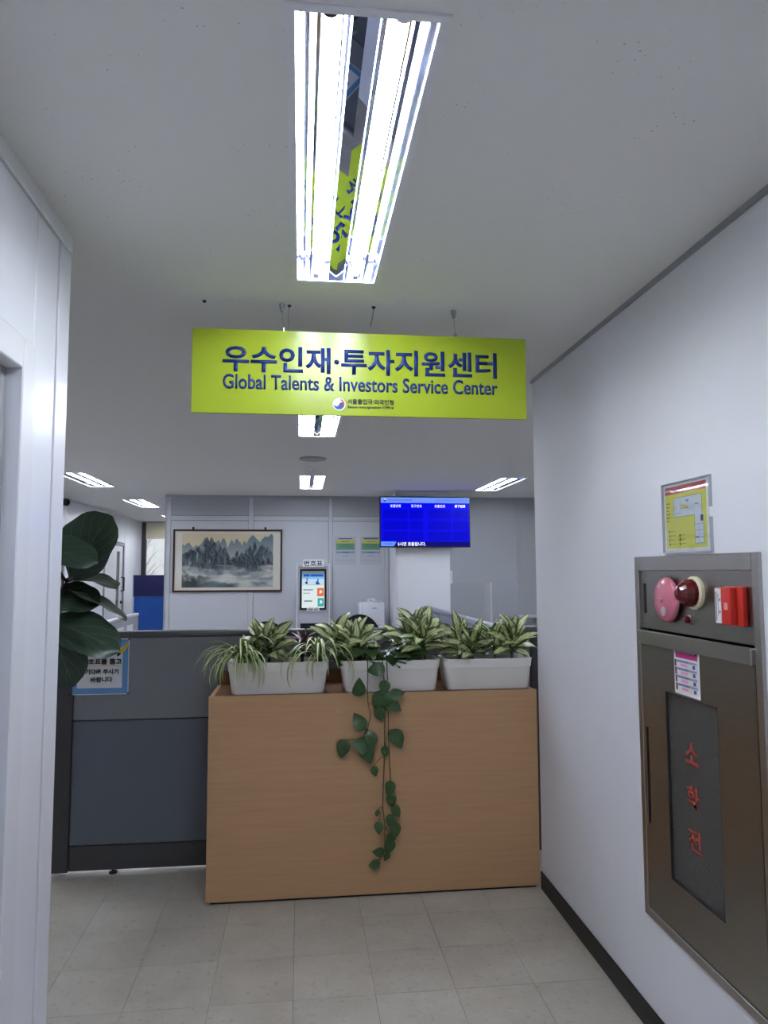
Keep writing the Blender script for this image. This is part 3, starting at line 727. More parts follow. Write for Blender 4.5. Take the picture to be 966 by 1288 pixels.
sl = [leaf_mesh('leaf', spider_m, .34, .0085, p_strap, b_, .3, 12, 1, 0, .3) for b_ in (2.0, 2.6, 3.1)]
def spider(x, y, label, n, seed, azs, dz=0):
    rnd = random.Random(seed); t = thing('spider_plant', label, 'plant', (x, y, SOILZ), group='spider plants in the end planter')
    MB().lathe((0, 0, -.004), [(.022, 0), (.016, .03), (.006, .05+dz), (0, .052+dz)], n=10).build('crown', stem_green, t, True)
    for k in range(n):
        az = rnd.uniform(*azs) if k % 4 else rnd.uniform(0, 2*PI); el = math.radians(rnd.uniform(35, 80))
        d = Vector((math.cos(az)*math.cos(el), math.sin(az)*math.cos(el), math.sin(el)))
        nrm = Vector((-math.cos(az)*math.sin(el), -math.sin(az)*math.sin(el), math.cos(el)))
        put_leaf(sl[rnd.randrange(3)], t, d, nrm, (d.x*.008, d.y*.008, .02+dz), rnd.uniform(.55, 1.0))
spider(-.285, 3.66, 'striped spider plant arching over the free end of the counter', 60, 2, (math.radians(170), math.radians(320)))
spider(.095, 3.66, 'striped spider plant spilling into the gap between two planters', 50, 4, (math.radians(200), math.radians(370)), .02)

rl = [leaf_mesh('leaf', red_leaf, .16, .012, p_strap, b_, .25, 8, 1, 0, .2) for b_ in (.5, 1.0)]
t = thing('red_leaf_plant', 'dark red strappy plant between dumb cane and spider plant', 'plant', (.01, 3.74, SOILZ))
MB().tube([(0, 0, 0), (.005, 0, .06), (0, 0, .12)], .008, 7).build('stem', trunk_m, t)
rnd = random.Random(9)
for k in range(18):
    az = k*2.4; el = math.radians(rnd.uniform(5, 65)); d = Vector((math.cos(az)*math.cos(el), math.sin(az)*math.cos(el), math.sin(el)))
    put_leaf(rl[k % 2], t, d, Vector((-d.x*.5, -d.y*.5, 1)), (0, 0, .05+.07*k/18), rnd.uniform(.65, 1))

# trailing pothos: stems and hanging leaves
hl = [leaf_mesh('leaf', pothos_m, .1, .037, p_heart, b_, .12, 12, 2, .04, .1) for b_ in (.3, .8)]
t = thing('trailing_pothos', 'green heart leaved vine trailing down the counter front', 'plant', (.38, 3.69, SOILZ))
org = Vector((.38, 3.69, SOILZ))
VY = 3.545
def vp(px, py, y=VY): return at(px, py, 1, y) - org
stems = [[(462, 868), (463, 885), (466, 900), (462, 918), (459, 932)],
         [(484, 865), (484, 900), (483.5, 950), (482, 990), (481.5, 1015), (484, 1040), (484, 1068), (478, 1080), (468, 1087)],
         [(488, 868), (488.5, 920), (490, 960), (492, 990), (494, 1015), (497, 1035), (493, 1066)]]
vs_ = MB()
for s_, x_ in zip(stems, (.33, .405, .425)):
    path = [Vector((x_-org.x-.01, .02, .0)), Vector((x_-org.x, -.04, .06)), Vector((x_-org.x, -.092, .048)), Vector((x_-org.x, -.118, -.03))] + [vp(*q) for q in s_]
    vs_.tube(path, .0028, 6, .6)
hang = [(451.5, 864, 24, (0.05, 1), 0), (472, 842, 24, (-1, -.1), 1), (483, 866, 20, (-.2, -1), 0), (500, 873, 20, (1, .2), 0), (479, 886, 34, (-.2, -1), 1), (496, 888, 22, (1, -.7), 0),
        (478, 900, 20, (.1, -1), 1), (451, 907, 24, (-.6, .9), 1), (461, 944, 34, (.25, -1), 0), (452, 938, 24, (-1, .4), 0), (466, 926, 22, (-.4, .9), 1), (431, 943, 24, (-.3, -1), 1), (500, 930, 26, (.4, -1), 0),
        (484.5, 946, 15, (0, -1), 0), (472, 971, 14, (.5, -1), 1), (490, 993, 20, (-.2, -1), 0), (493, 1008, 18, (.3, -1), 1), (499, 1021, 16, (.6, -1), 0), (491, 1034, 18, (-.3, -1), 1), (497, 1045, 20, (0, -1), 0),
        (476.5, 1042, 16, (0, -1), 0), (475, 1024, 10, (.1, -1), 1), (489, 1066, 20, (-.3, -1), 0), (493, 1056, 18, (.3, -1), 1), (475.5, 1072, 16, (-1, .2), 0), (470, 1088, 15, (-1, -.1), 1), (486, 1078, 12, (-.4, -1), 0)]
rnd = random.Random(21); hanging = []
for px, py, sz, d2, k in hang:
    if py < 860: yy = 3.53
    else: yy = VY - .012
    L = sz/FPX*yy
    d = Vector((d2[0], rnd.uniform(-.25, .05), d2[1])).normalized(); c = vp(px, py, yy); b0 = c - d*L*.5
    nrm = Vector((rnd.uniform(-.4, .4), -1, .25)); hanging.append((hl[k], d, nrm, b0, L/.1))
    allp = [vp(*q) for s_ in stems for q in s_]; near = min(allp, key=lambda q: (q-b0-Vector((0, 0, .03))).length)
    if (near-b0).length < .16: vs_.tube([near, (near+b0)/2+Vector((0, -.008, .006)), b0], .0014, 5)
# the bushy top of the vine, above the planter rim
for k in range(44):
    x_ = rnd.uniform(-.15, .18); yy = rnd.uniform(-.07, .05); z_ = .02+rnd.uniform(0, .11)*(1-abs(x_)*2.5)
    b0 = Vector((x_, yy, z_)); az = math.atan2(yy-.08, x_)+rnd.uniform(-.6, .6); d = Vector((math.cos(az), math.sin(az), rnd.uniform(-.5, .5))).normalized()
    vs_.tube([(x_*.5, .02, 0), (x_*.8, yy*.6+.01, z_*.7), b0], .0016, 5)
    hanging.append((hl[k % 2], d, Vector((rnd.uniform(-.3, .3), -.5, 1)), b0, rnd.uniform(.7, 1.05)))
vs_.build('vine_stem', vine_m, t, True)
for me, d, nrm, b0, s_ in hanging: put_leaf(me, t, d, nrm, b0, s_)

# ------------------------------------------------------------------ fiddle leaf fig behind the corridor corner
FY = 3.05
fo = Vector((-1.29, 3.02, 0))
t = thing('fiddle_leaf_fig', 'fiddle leaf fig with large dark leaves beside the corridor corner', 'plant', fo)
pot = MB(); pot.lathe((0, 0, 0), [(.10, 0), (.13, .02), (.155, .26), (.16, .28), (.145, .28), (.14, .25), (0, .25)], n=28); pot.build('pot', mat('grey_pot', (90, 92, 96), .5), t, True)
def fp(px, py, y=FY): return at(px, py, 1, y) - fo
sm_ = MB(); sm_.tube([(0, 0, .24), (.02, 0, .6), (.06, 0, 1.0), (.16, .01, 1.25), fp(66, 790), fp(74, 752), fp(84, 732)], .016, 9, .4)
fig_leaves = [  # base px, tip px, half width (m), base depth, tip depth, facing, bend
    ((85, 733), (137, 650), .125, 3.05, 3.0, (-.35, -1, .25), .25),
    ((34, 688), (121, 706), .078, 2.95, 2.92, (.1, -.75, .75), .35),
    ((85, 728), (147, 738), .08, 3.08, 3.02, (0, -.12, 1), .35),
    ((84, 741), (158, 778), .055, 3.05, 3.0, (.25, -.12, .9), .3),
    ((52, 774), (148, 818), .085, 3.03, 2.95, (.3, -.8, .5), .25),
    ((64, 780), (92, 862), .095, 3.0, 2.93, (-.2, -1, .2), .4),
    ((50, 752), (124, 758), .085, 3.06, 3.02, (0, -.62, .75), .2),
    ((60, 700), (10, 640), .1, 3.02, 3.0, (.2, -.8, .6), .5), ((60, 760), (10, 800), .1, 3.04, 3.0, (-.2, -.8, .6), .6), ((55, 820), (15, 900), .1, 3.0, 2.95, (0, -1, .3), .5)]
for (bx_, by_), (tx_, ty_), hw, y0_, y1_, nm, bd in fig_leaves:
    b0 = fp(bx_, by_, y0_); e = fp(tx_, ty_, y1_); L = (e-b0).length
    me = leaf_mesh('leaf', fig_m, L*1.03, hw, p_fig, bd, .14, 14, 3, .10, bd*.5)
    put_leaf(me, t, e-b0, nm, b0)
    stem_pt = min((fp(66, 790), fp(74, 752), fp(84, 732)), key=lambda q: (q-b0).length)
    sm_.tube([stem_pt, (stem_pt+b0)/2+Vector((0, 0, .006)), b0], .005, 6)
sm_.build('trunk', trunk_m, t, True)

# ------------------------------------------------------------------ fire hydrant box in the right wall
hb = thing('fire_hydrant_box', 'stainless steel fire hydrant box with alarm bell and wired glass door', 'hydrant box', (XR+.012, CY, CZ0), -PI/2)
hw_, hh = CWd/2, CZ1-CZ0
f = MB()                                             # outer frame, proud of the wall
f.box(-hw_, -hw_+.028, -.022, .01, 0, hh, .002); f.box(hw_-.03, hw_, -.022, .01, 0, hh, .002); f.box(-hw_+.028, hw_-.03, -.022, .01, hh-.048, hh, .002); f.box(-hw_+.028, hw_-.03, -.022, .01, 0, .03, .002)
f.build('frame', steel, hb)
bk = MB(); bk.box(-hw_+.012, hw_-.012, .2, .21, .012, hh-.012); bk.box(-hw_+.012, -hw_+.02, .01, .2, .012, hh-.012); bk.box(hw_-.02, hw_-.012, .01, .2, .012, hh-.012); bk.box(-hw_+.02, hw_-.02, .01, .2, .012, .02); bk.box(-hw_+.02, hw_-.02, .01, .2, hh-.02, hh-.012); bk.build('casing', mat('casing_grey', (96, 96, 98), .6), hb)
Z = lambda z: z-CZ0
up = MB(); slab(up, 1, -.013, -.010, -hw_+.028, hw_-.03, Z(1.352), hh-.048, [(-.304, -.282, Z(1.402), Z(1.504))]).build('upper_panel', steel_dark, hb)
B('slot_back', dark_gap, -.308, -.28, -.009, -.004, Z(1.395), Z(1.51), hb)
MB().box(-hw_+.024, hw_-.03, -.034, -.012, Z(1.300), Z(1.345), .003).build('middle_rail', steel, hb)
GX0, GX1, GZ0, GZ1 = -.1625, .1335, Z(.573), Z(1.160)
dr = MB(); slab(dr, 1, -.020, -.012, -hw_+.03, hw_-.034, .034, Z(1.300), [(GX0, GX1, GZ0, GZ1), (-.302, -.286, Z(.70), Z(1.018))])
door_o = dr.build('door', steel_dark, hb)
B('slot_back', dark_gap, -.305, -.28, -.011, -.006, Z(.68), Z(1.02), door_o)
def wired():
    m = bpy.data.materials.new('wired_glass'); m.use_nodes = True
    n = m.node_tree.nodes; l = m.node_tree.links; b = n['Principled BSDF']
    b.inputs['Base Color'].default_value = (*lin((112, 112, 110)), 1); b.inputs['Roughness'].default_value = .22; b.inputs['Transmission Weight'].default_value = .45; b.inputs['IOR'].default_value = 1.3
    g = n.new('ShaderNodeTexCoord'); mp = n.new('ShaderNodeMapping'); mp.inputs['Rotation'].default_value = (0, math.radians(45), 0); l.new(g.outputs['Object'], mp.inputs[0])
    sp_ = n.new('ShaderNodeSeparateXYZ'); l.new(mp.outputs[0], sp_.inputs[0]); outs = []
    for k in (0, 2):
        md = n.new('ShaderNodeMath'); md.operation = 'PINGPONG'; md.inputs[1].default_value = .005; l.new(sp_.outputs[k], md.inputs[0])
        lt = n.new('ShaderNodeMath'); lt.operation = 'LESS_THAN'; lt.inputs[1].default_value = .0009; l.new(md.outputs[0], lt.inputs[0]); outs.append(lt)
    mx = n.new('ShaderNodeMath'); mx.operation = 'MAXIMUM'; l.new(outs[0].outputs[0], mx.inputs[0]); l.new(outs[1].outputs[0], mx.inputs[1])
    mc = n.new('ShaderNodeMixRGB'); mc.inputs[1].default_value = (*lin((112, 112, 110)), 1); mc.inputs[2].default_value = (*lin((88, 88, 87)), 1); l.new(mx.outputs[0], mc.inputs[0]); l.new(mc.outputs[0], b.inputs['Base Color'])
    bp = n.new('ShaderNodeBump'); bp.inputs['Strength'].default_value = .3; bp.inputs['Distance'].default_value = .001; l.new(mx.outputs[0], bp.inputs['Height']); l.new(bp.outputs[0], b.inputs['Normal'])
    return m
B('glass_pane', wired(), GX0-.006, GX1+.006, -.0115, -.008, GZ0-.006, GZ1+.006, door_o)
gs = MB(); gs.box(GX0, GX0+.004, -.0195, -.0115, GZ0, GZ1); gs.box(GX1-.004, GX1, -.0195, -.0115, GZ0, GZ1); gs.box(GX0, GX1, -.0195, -.0115, GZ0, GZ0+.004); gs.box(GX0, GX1, -.0195, -.0115, GZ1-.004, GZ1); gs.build('gasket', dark_gap, door_o)
for ch, zz in (('소', .992), ('화', .863), ('전', .735)):
    text('lettering', ch, red_ink, door_o, -.028, Z(zz), .072, .066, y=-.0117, bold=.03, depth=.0008)
# sticker
sk = B('sticker', paper, -.0955, .050, -.0212, -.0204, Z(1.166), Z(1.312)-.003, hb)
rnd = random.Random(4)
SZ_ = lambda v: Z(1.166) + v*.143
SX_ = lambda u: -.0955 + u*.1455
poly = [((SX_(.06), SZ_(.78), SX_(.93), SZ_(.965)), (190, 34, 116)), ((SX_(.06), SZ_(.89), SX_(.93), SZ_(.965)), (88, 40, 106))]
for k in range(9): poly.append(((SX_(.12+k*.085), SZ_(.9), SX_(.17+k*.085), SZ_(.935)), (214, 196, 226)))
for k in range(4):
    v = .08+.17*k
    poly += [((SX_(.06), SZ_(v), SX_(.13), SZ_(v+.15)), (92, 50, 88)), ((SX_(.14), SZ_(v+.10), SX_(.93), SZ_(v+.15)), (148, 158, 200)), ((SX_(.14), SZ_(v), SX_(.93), SZ_(v+.10)), (236, 226, 224)), ((SX_(.30), SZ_(v+.02), SX_(.58), SZ_(v+.085)), (226, 172, 198)),
             ((SX_(.20), SZ_(v+.115), SX_(.62), SZ_(v+.135)), (96, 104, 150)), ((SX_(.78), SZ_(v+.01), SX_(.88), SZ_(v+.09)), (80, 90, 140)), ((SX_(.60), SZ_(v+.015), SX_(.72), SZ_(v+.09)), (226, 220, 196))]
print_sheet('sticker_print', pr, sk, poly, -.0214, .0001)
# alarm bell, beacon, lamp, call box
be = MB(); cx_, cz_ = -.118, Z(1.455)
be.lathe((cx_, -.013, cz_), [(.030, 0), (.030, .010), (.069, .008), (.072, .011), (.071, .018), (.064, .025), (.03, .031), (0, .033)], (0, -1, 0), 36)
bell = be.build('alarm_bell', pink, hb, True)
MB().lathe((cx_+.008, -.0415, cz_-.036), [(.016, 0), (.016, .003), (0, .0035)], (0, -1, 0), 18).build('label_dot', mat('grey_sticker', (176, 166, 170), .5), bell)
MB().lathe((cx_, -.0455, cz_), [(.009, 0), (.008, .004), (0, .005)], (0, -1, 0), 6).build('bolt', pink, bell)
bx_, bz_ = .032, Z(1.481)
bc = MB().lathe((bx_, -.013, bz_), [(.050, 0), (.050, .010), (.045, .014), (0, .014)], (0, -1, 0), 30).build('beacon_base', cream, hb, True)
MB().lathe((bx_, -.027, bz_), [(.042, 0), (.042, .012), (.034, .030), (.020, .045), (.01, .049), (0, .050)], (0, -1, 0), 14).build('beacon_lens', red_lens, bc)
lm = MB().lathe((-.002, -.013, Z(1.399)), [(.016, 0), (.016, .005), (.012, .007), (0, .007)], (0, -1, 0), 18).build('lamp_ring', steel, hb, True)
MB().lathe((-.002, -.020, Z(1.399)), [(.0105, 0), (.0105, .008), (.006, .014), (0, .015)], (0, -1, 0), 14).build('lamp_lens', red_lens, lm, True)
cb = MB(); cb.box(.200, .288, -.029, -.013, Z(1.398), Z(1.505), .005, 2); callbox = cb.build('call_box', red_ab, hb, True)
MB().box(.194, .264, -.050, -.029, Z(1.401), Z(1.502), .003, 2).build('call_cover', red_ab, callbox, True)
B('white_plate', paper, .197, .224, -.0515, -.050, Z(1.404), Z(1.499), callbox)
print_sheet('plate_print', pr, callbox, [((.200, Z(1.41), .205, Z(1.49)), (190, 130, 130)), ((.210, Z(1.425), .213, Z(1.485)), (150, 150, 156)), ((.217, Z(1.432), .222, Z(1.438)), (50, 50, 56)), ((.217, Z(1.465), .222, Z(1.471)), (50, 50, 56))], -.0519)
B('emblem', mat('pale_pink_mark', (214, 150, 150), .5), .237, .253, -.0508, -.050, Z(1.442), Z(1.461), callbox)

# evacuation plan in its clear holder
ep = thing('evacuation_plan', 'yellow evacuation floor plan in a clear acrylic holder on the plaster wall', 'notice', (XR, 2.104, 1.716), -PI/2)
ew, eh = .137, .109
B('sheet', paper, -ew+.008, ew-.014, -.003, -.001, -eh+.006, eh-.006, ep)
E = lambda u, v: (-ew+.008+u*(2*ew-.022), -eh+.006+v*(2*eh-.012))
def er(u0, v0, u1, v1, c): a_ = E(u0, v0); b_ = E(u1, v1); return ((a_[0], a_[1], b_[0], b_[1]), c)
def block(u0, v0, u1, v1, rot=0): return er(u0, v0, u1, v1, (60, 62, 74))
poly = [er(.02, .02, .97, .98, (206, 204, 76)), er(.02, .86, .97, .98, (158, 36, 44)), er(.22, .50, .87, .80, (204, 210, 226)), er(.70, .08, .90, .52, (208, 214, 228))]
poly += [er(.22, .795, .87, .80, (60, 62, 74)), er(.22, .50, .71, .505, (60, 62, 74)), er(.22, .50, .226, .80, (60, 62, 74)), er(.865, .40, .871, .80, (60, 62, 74)), er(.70, .08, .90, .086, (40, 40, 50)), er(.70, .08, .706, .5, (60, 62, 74)), er(.896, .08, .902, .4, (60, 62, 74))]
poly += [er(.40, .63, .56, .665, (224, 218, 90)), er(.40, .665, .48, .672, (40, 40, 50)), er(.40, .62, .58, .628, (40, 40, 50)), er(.72, .655, .80, .668, (60, 62, 74)), er(.835, .40, .895, .49, (28, 28, 34)), er(.71, .165, .79, .18, (28, 28, 34)), er(.82, .165, .9, .172, (28, 28, 34)),
         er(.22, .555, .40, .56, (80, 82, 96)), er(.395, .555, .40, .73, (80, 82, 96)), er(.22, .64, .30, .645, (80, 82, 96)), er(.22, .61, .27, .614, (80, 82, 96)), er(.52, .715, .58, .745, (120, 126, 140)), er(.70, .27, .90, .275, (80, 82, 96)), er(.70, .36, .90, .365, (80, 82, 96)), er(.795, .08, .80, .36, (100, 104, 118))]
for k in range(6): poly.append(er(.045, .44+.055*k, .11+.02*(k % 3), .455+.055*k, (120, 112, 50)))
for c_ in range(2):
    for k in range(4 if c_ == 0 else 3): poly += [er(.10+.25*c_, .07+.065*k, .13+.25*c_, .105+.065*k, (60, 60, 50)), er(.15+.25*c_, .085+.065*k, .25+.25*c_, .095+.065*k, (140, 134, 60))]
for k in range(5): poly.append(er(.05+.03*k, .905, .07+.03*k, .935, (220, 170, 170)))
print_sheet('plan_print', pr, ep, poly, -.0032, .00004)
hol = MB(); prof_ = [(-ew, -eh), (ew, -eh), (ew, -.012)] + [(ew-.016*math.sin(PI*i/8)*1.0, -.012+.03*(i/8)) for i in range(1, 8)] + [(ew, .018), (ew, eh), (-ew, eh)]
hol.prism([(x, -.0085, z) for x, z in prof_], (0, .002, 0)); hol.build('holder_front', clear, ep)
rim = MB(); rim.box(-ew-.003, -ew, -.009, 0, -eh-.003, eh+.003); rim.box(-ew, ew, -.009, 0, eh, eh+.003); rim.box(-ew, ew, -.009, 0, -eh-.003, -eh); rim.box(ew, ew+.003, -.009, 0, .018, eh+.003); rim.box(ew, ew+.003, -.009, 0, -eh-.003, -.012)
rim.build('holder_rim', mat('acrylic_edge', (186, 190, 198), .2), ep)

# ------------------------------------------------------------------ television on the pillar
tv = thing('television', 'wall mounted screen with blue queue number display', 'television', (1.503, PY-.07, 1.832))
tw, th = 1.112/2, .617
MB().box(-tw, tw, -.03, .02, 0, th, .004).build('bezel', black_plastic, tv)
B('rear_housing', black_plastic, -tw+.15, tw-.15, .02, .045, .08, th-.08, tv, .01)
B('wall_bracket', black_plastic, -.25, .25, .045, .07, .15, th-.12, tv)
sx0, sx1, sz0, sz1 = -tw+.012, tw-.012, .014, th-.012
U = lambda u: sx0+u*(sx1-sx0); V = lambda v: sz0+v*(sz1-sz0)
q = lambda u0, v0, u1, v1, c: ((U(u0), V(v0), U(u1), V(v1)), c)
poly = [q(0, 0, 1, 1, (4, 6, 236)), q(0, .888, 1, 1, (112, 150, 255)), q(0, 0, 1, .095, (6, 4, 120)), ([(U(0), V(0)), (U(.145), V(0)), (U(.175), V(.095)), (U(0), V(.095))], (104, 150, 250)),
        q(.03, .10, .30, .235, (4, 4, 212)), q(.325, .10, .47, .235, (4, 4, 214))]
for u0, u1 in ((.03, .30), (.325, .475), (.53, .79), (.815, .985)):
    for v0, v1 in ((.12, .30), (.34, .52), (.57, .745)): poly.append(q(u0, v0, u1, v1, (2, 2, 205)))
poly += [(disc(U(.046), V(.945), .018, 20), (28, 40, 170)), ([(U(.046)+.018*math.cos(a_), V(.945)+.018*math.sin(a_)) for a_ in [math.radians(d_) for d_ in range(20, 161, 10)]] + [(U(.046)-.009, V(.945)+.002), (U(.046)+.006, V(.945)-.002)], (200, 214, 255))]
for k in range(8): poly.append(q(.085+.034*k, .93, .110+.034*k, .962, (84, 118, 226)))
for k in range(12): poly.append(q(.62+.031*k, .93, .642+.031*k, .962, (96, 132, 236)))
for k in range(4): poly.append(q(.045+.022*k, .035, .06+.022*k, .062, (70, 110, 220)))
screen = print_sheet('screen', pr_tv, tv, poly, -.0305, .00005)
tv_white = mat('screen_lettering', (236, 240, 255), .5, emit=.55)
for u, s_ in ((.165, '호출번호'), (.40, '창구번호'), (.665, '호출번호'), (.895, '창구번호')):
    text('lettering', s_, tv_white, tv, U(u), V(.825), .132, .036, y=-.0335, bold=.008, depth=.0004)
text('lettering', '5시면 호출됩니다.', tv_white, tv, U(.345), V(.045), .34, .046, y=-.0335, bold=.012, depth=.0004)

# ------------------------------------------------------------------ painting and notices on the back wall
pa = thing('framed_painting', 'framed ink landscape of rocky mountains in mist', 'painting', (-.922, YB, 1.29))
pw_, ph_ = 1.372/2, .796
f = MB(); f.box(-pw_, -pw_+.022, -.03, -.001, 0, ph_, .003); f.box(pw_-.022, pw_, -.03, -.001, 0, ph_, .003); f.box(-pw_+.022, pw_-.022, -.03, -.001, 0, .022, .003); f.box(-pw_+.022, pw_-.022, -.03, -.001, ph_-.022, ph_, .003)
f.build('frame', maroon, pa)
B('mount', mount, -pw_+.02, pw_-.02, -.014, -.002, .02, ph_-.02, pa)
def ink(u, v):
    def fb(x, y, o=4): return noise.fractal(Vector((x, y, 3.7)), 1.0, 2.0, o)
    c = Vector((214, 200, 170)).lerp(Vector((206, 205, 197)), max(0, min(1, (.75-v)*4)))
    def ridge(seed, h, amp, fr, wd=.045):
        p = 0
        for k in range(18):
            x0 = (k*.6180339+seed*.37) % 1; w = wd*(.6+1.0*((k*.377+seed) % 1)); hh_ = amp*(.35+.65*((k*.733+seed*.21) % 1))
            p = max(p, hh_*max(0, 1-(abs(u-x0)/w)**1.7))
        return h + p + .035*fb(u*fr, seed*9.1) + .02*fb(u*fr*5, seed*3.3)
    far = ridge(2, .66+.1*u, .24, 7, .06)
    if v < far: c = c.lerp(Vector((112, 132, 142)), max(0, min(1, .35+1.5*(v-.45))))
    env = .50+.24*math.exp(-((u-.27)/.17)**2)+.16*math.exp(-((u-.80)/.17)**2) - .10*math.exp(-((u-.56)/.06)**2)
    near = ridge(5, env, .22, 9)
    if v < near:
        streak = .5+.5*fb(u*38+2.5*fb(u*4, v*4), v*6, 4)
        k = max(0, min(1, (v-.30+.16*fb(u*5, v*5)-.05*math.sin(u*9))/.13))
        ink_c = Vector((34, 44, 52)).lerp(Vector((128, 142, 148)), max(0, min(1, (streak-.18)*1.5)))
        c = c.lerp(ink_c, k)
    fg = ridge(9, .36+.12*math.exp(-((u-.22)/.16)**2)+.06*math.exp(-((u-.62)/.1)**2), .26, 12, .035)
    if .22 < v < fg:
        streak = .5+.5*fb(u*55+3*fb(u*5, v*5), v*7+3, 4); k = max(0, min(1, (v-.27+.14*fb(u*6+2, v*6))/.12))
        c = c.lerp(Vector((26, 34, 40)).lerp(Vector((104, 118, 124)), max(0, min(1, (streak-.2)*1.5))), k*.9)
    mist = fb(u*2.2-v*3.0, v*7+u*2.0, 4)
    if v < .42:
        k = max(0, min(1, (.42-v)*4))*max(0, min(1, .5+1.5*mist)); c = c.lerp(Vector((92, 110, 118)), k*.85)
        k2 = max(0, min(1, .4-1.6*mist)); c = c.lerp(Vector((206, 204, 196)), k2*.8)
    bl_ = math.exp(-((u-.1)/.16)**2)*max(0, min(1, (.27-v)*7+1.2*fb(u*14, v*14)))
    c = c.lerp(Vector((56, 66, 66)), max(0, min(1, bl_*1.1)))
    b2_ = math.exp(-((u-.5)/.12)**2)*max(0, min(1, (.13-v)*8+.8*fb(u*11+4, v*11))); c = c.lerp(Vector((70, 84, 88)), max(0, min(1, b2_)))
    b3_ = max(0, min(1, (u-.6)*3))*max(0, min(1, (.33-abs(v-.16-.25*(u-.6))*6)+1.1*fb(u*5-v*6, v*9+1))); c = c.lerp(Vector((84, 100, 108)), max(0, min(1, b3_*.9)))
    return c
NU, NV = 170, 100; ax0, ax1, az0, az1 = -.573, .571, .057, .742
vs2, fs2, cl = [], [], []
for j in range(NV+1):
    for i in range(NU+1):
        vs2.append((ax0+(ax1-ax0)*i/NU, -.0146, az0+(az1-az0)*j/NV)); cl.append(lin(tuple(ink(i/NU, j/NV))))
for j in range(NV):
    for i in range(NU): a_ = j*(NU+1)+i; fs2.append((a_, a_+1, a_+NU+2, a_+NU+1))
me = bpy.data.meshes.new('canvas'); me.from_pydata(vs2, [], fs2); ca = me.color_attributes.new('Col', 'FLOAT_COLOR', 'POINT')
for i, c in enumerate(cl): ca.data[i].color = (*c, 1)
me.materials.append(pr); link('canvas', me, pa)
for x in (-.44, .47):
    h_ = MB(); h_.box(x-.012, x+.012, -.02, -.002, ph_-.004, ph_+.03, .003); h_.lathe((x, -.021, ph_+.02), [(.012, 0), (.012, .006), (0, .008)], (0, -1, 0), 10); h_.build('hanger', black_plastic, pa)
for k, (px0, px1, lb) in enumerate(((421, 448, 'colour banded paper notice nearer the kiosk'), (453, 480, 'colour banded paper notice partly behind the blue screen'))):
    x0 = at(px0, 690, 1, YB).x; x1 = at(px1, 690, 1, YB).x; nt = thing('wall_notice', lb, 'notice', ((x0+x1)/2, YB-.001, 1.63)); w = (x1-x0)/2
    B('sheet', mat('plain_sheet', (196, 199, 206), .6), -w, w, -.0022, -.0004, 0, .37, nt)
    poly = [((-w+.02, .285, w-.02, .322), (206, 204, 74)), ((-w+.02, .195, w-.02, .280), (106, 158, 124)), ((-w+.02, .150, w-.02, .176), (136, 158, 204)), ((-w+.07, .255, w-.07, .262), (60, 96, 76)), ((-w+.06, .23, w-.06, .236), (70, 110, 86)), ((-.05, .300, .05, .308), (120, 116, 40)), ((-w+.05, .334, w-.05, .346), (70, 72, 80)), ((-.045, .158, .045, .166), (60, 76, 130)), ((-.04, .115, .04, .121), (130, 132, 138)), ((-w+.03, .055, w-.03, .060), (160, 162, 168))]
    if k: poly.append(((-w+.02, .348, w-.02, .354), (90, 92, 100)))
    print_sheet('print', pr, nt, poly, -.0026, .0002)

# ------------------------------------------------------------------ ticket kiosk
KX, KY = .152, 8.75
ki = thing('ticket_kiosk', 'silver queue ticket kiosk with lit touch screen', 'kiosk', (KX, KY, 0))
kw = .2
MB().box(-kw+.016, kw-.016, 0, .22, .0, 1.62, .01).build('body', kiosk_silver, ki)
for s_ in (-1, 1): MB().box(s_*kw-.016 if s_ > 0 else -kw, s_*kw if s_ > 0 else -kw+.016, -.015, .235, 0, 1.645, .006).build('side_rail', kiosk_white, ki)
MB().box(-kw+.016, kw-.016, -.01, .23, 1.60, 1.645, .006).build('top_cap', kiosk_silver, ki)
MB().box(-.158, .158, -.012, .004, 1.09, 1.575, .004).build('screen_bezel', black_plastic, ki)
K = lambda u: -.134+u*.268; KV = lambda v: 1.112+v*.43
kq = lambda u0, v0, u1, v1, c: ((K(u0), KV(v0), K(u1), KV(v1)), c)
poly = [kq(0, 0, 1, 1, (216, 232, 238)), kq(0, .94, 1, 1.02, (120, 130, 140)), kq(0, .62, 1, .94, (196, 224, 246)), kq(0, .86, 1, .94, (98, 158, 226)), kq(.08, .87, .34, .93, (30, 84, 170)), kq(.38, .87, .94, .93, (34, 92, 184)), kq(0, .80, 1, .86, (140, 190, 240)),
        (disc(K(.2), KV(.70), .014), (40, 44, 54)), kq(.17, .66, .25, .69, (34, 52, 84)), kq(.20, .74, .26, .84, (110, 130, 160)), (disc(K(.68), KV(.70), .018), (60, 90, 160)), kq(.62, .65, .78, .70, (30, 74, 150)), kq(.68, .70, .74, .80, (60, 110, 180)), kq(.25, .64, .9, .65, (140, 190, 150)),
        kq(0, .0, 1, .62, (226, 238, 238)), kq(.68, .32, .98, .55, (226, 116, 76)), kq(.70, .04, .98, .27, (62, 172, 170)), kq(.06, .48, .5, .52, (150, 170, 186)), kq(.06, .39, .36, .42, (170, 186, 200)), kq(.10, .17, .46, .21, (120, 140, 160)), ([(K(.78), KV(.38)), (K(.92), KV(.43)), (K(.86), KV(.50)), (K(.78), KV(.48))], (250, 226, 214)), ([(K(.80), KV(.10)), (K(.93), KV(.15)), (K(.86), KV(.22)), (K(.80), KV(.20))], (220, 246, 244))]
print_sheet('touch_screen', pr_k, ki, poly, -.0125, .0001)
pp = B('paper_sign', paper, -.125, .128, -.0185, -.0165, 1.60, 1.69, ki)
text('lettering', '번호표', ink_dark, ki, .0, 1.644, .222, .066, y=-.0187, bold=.02, depth=.0006)
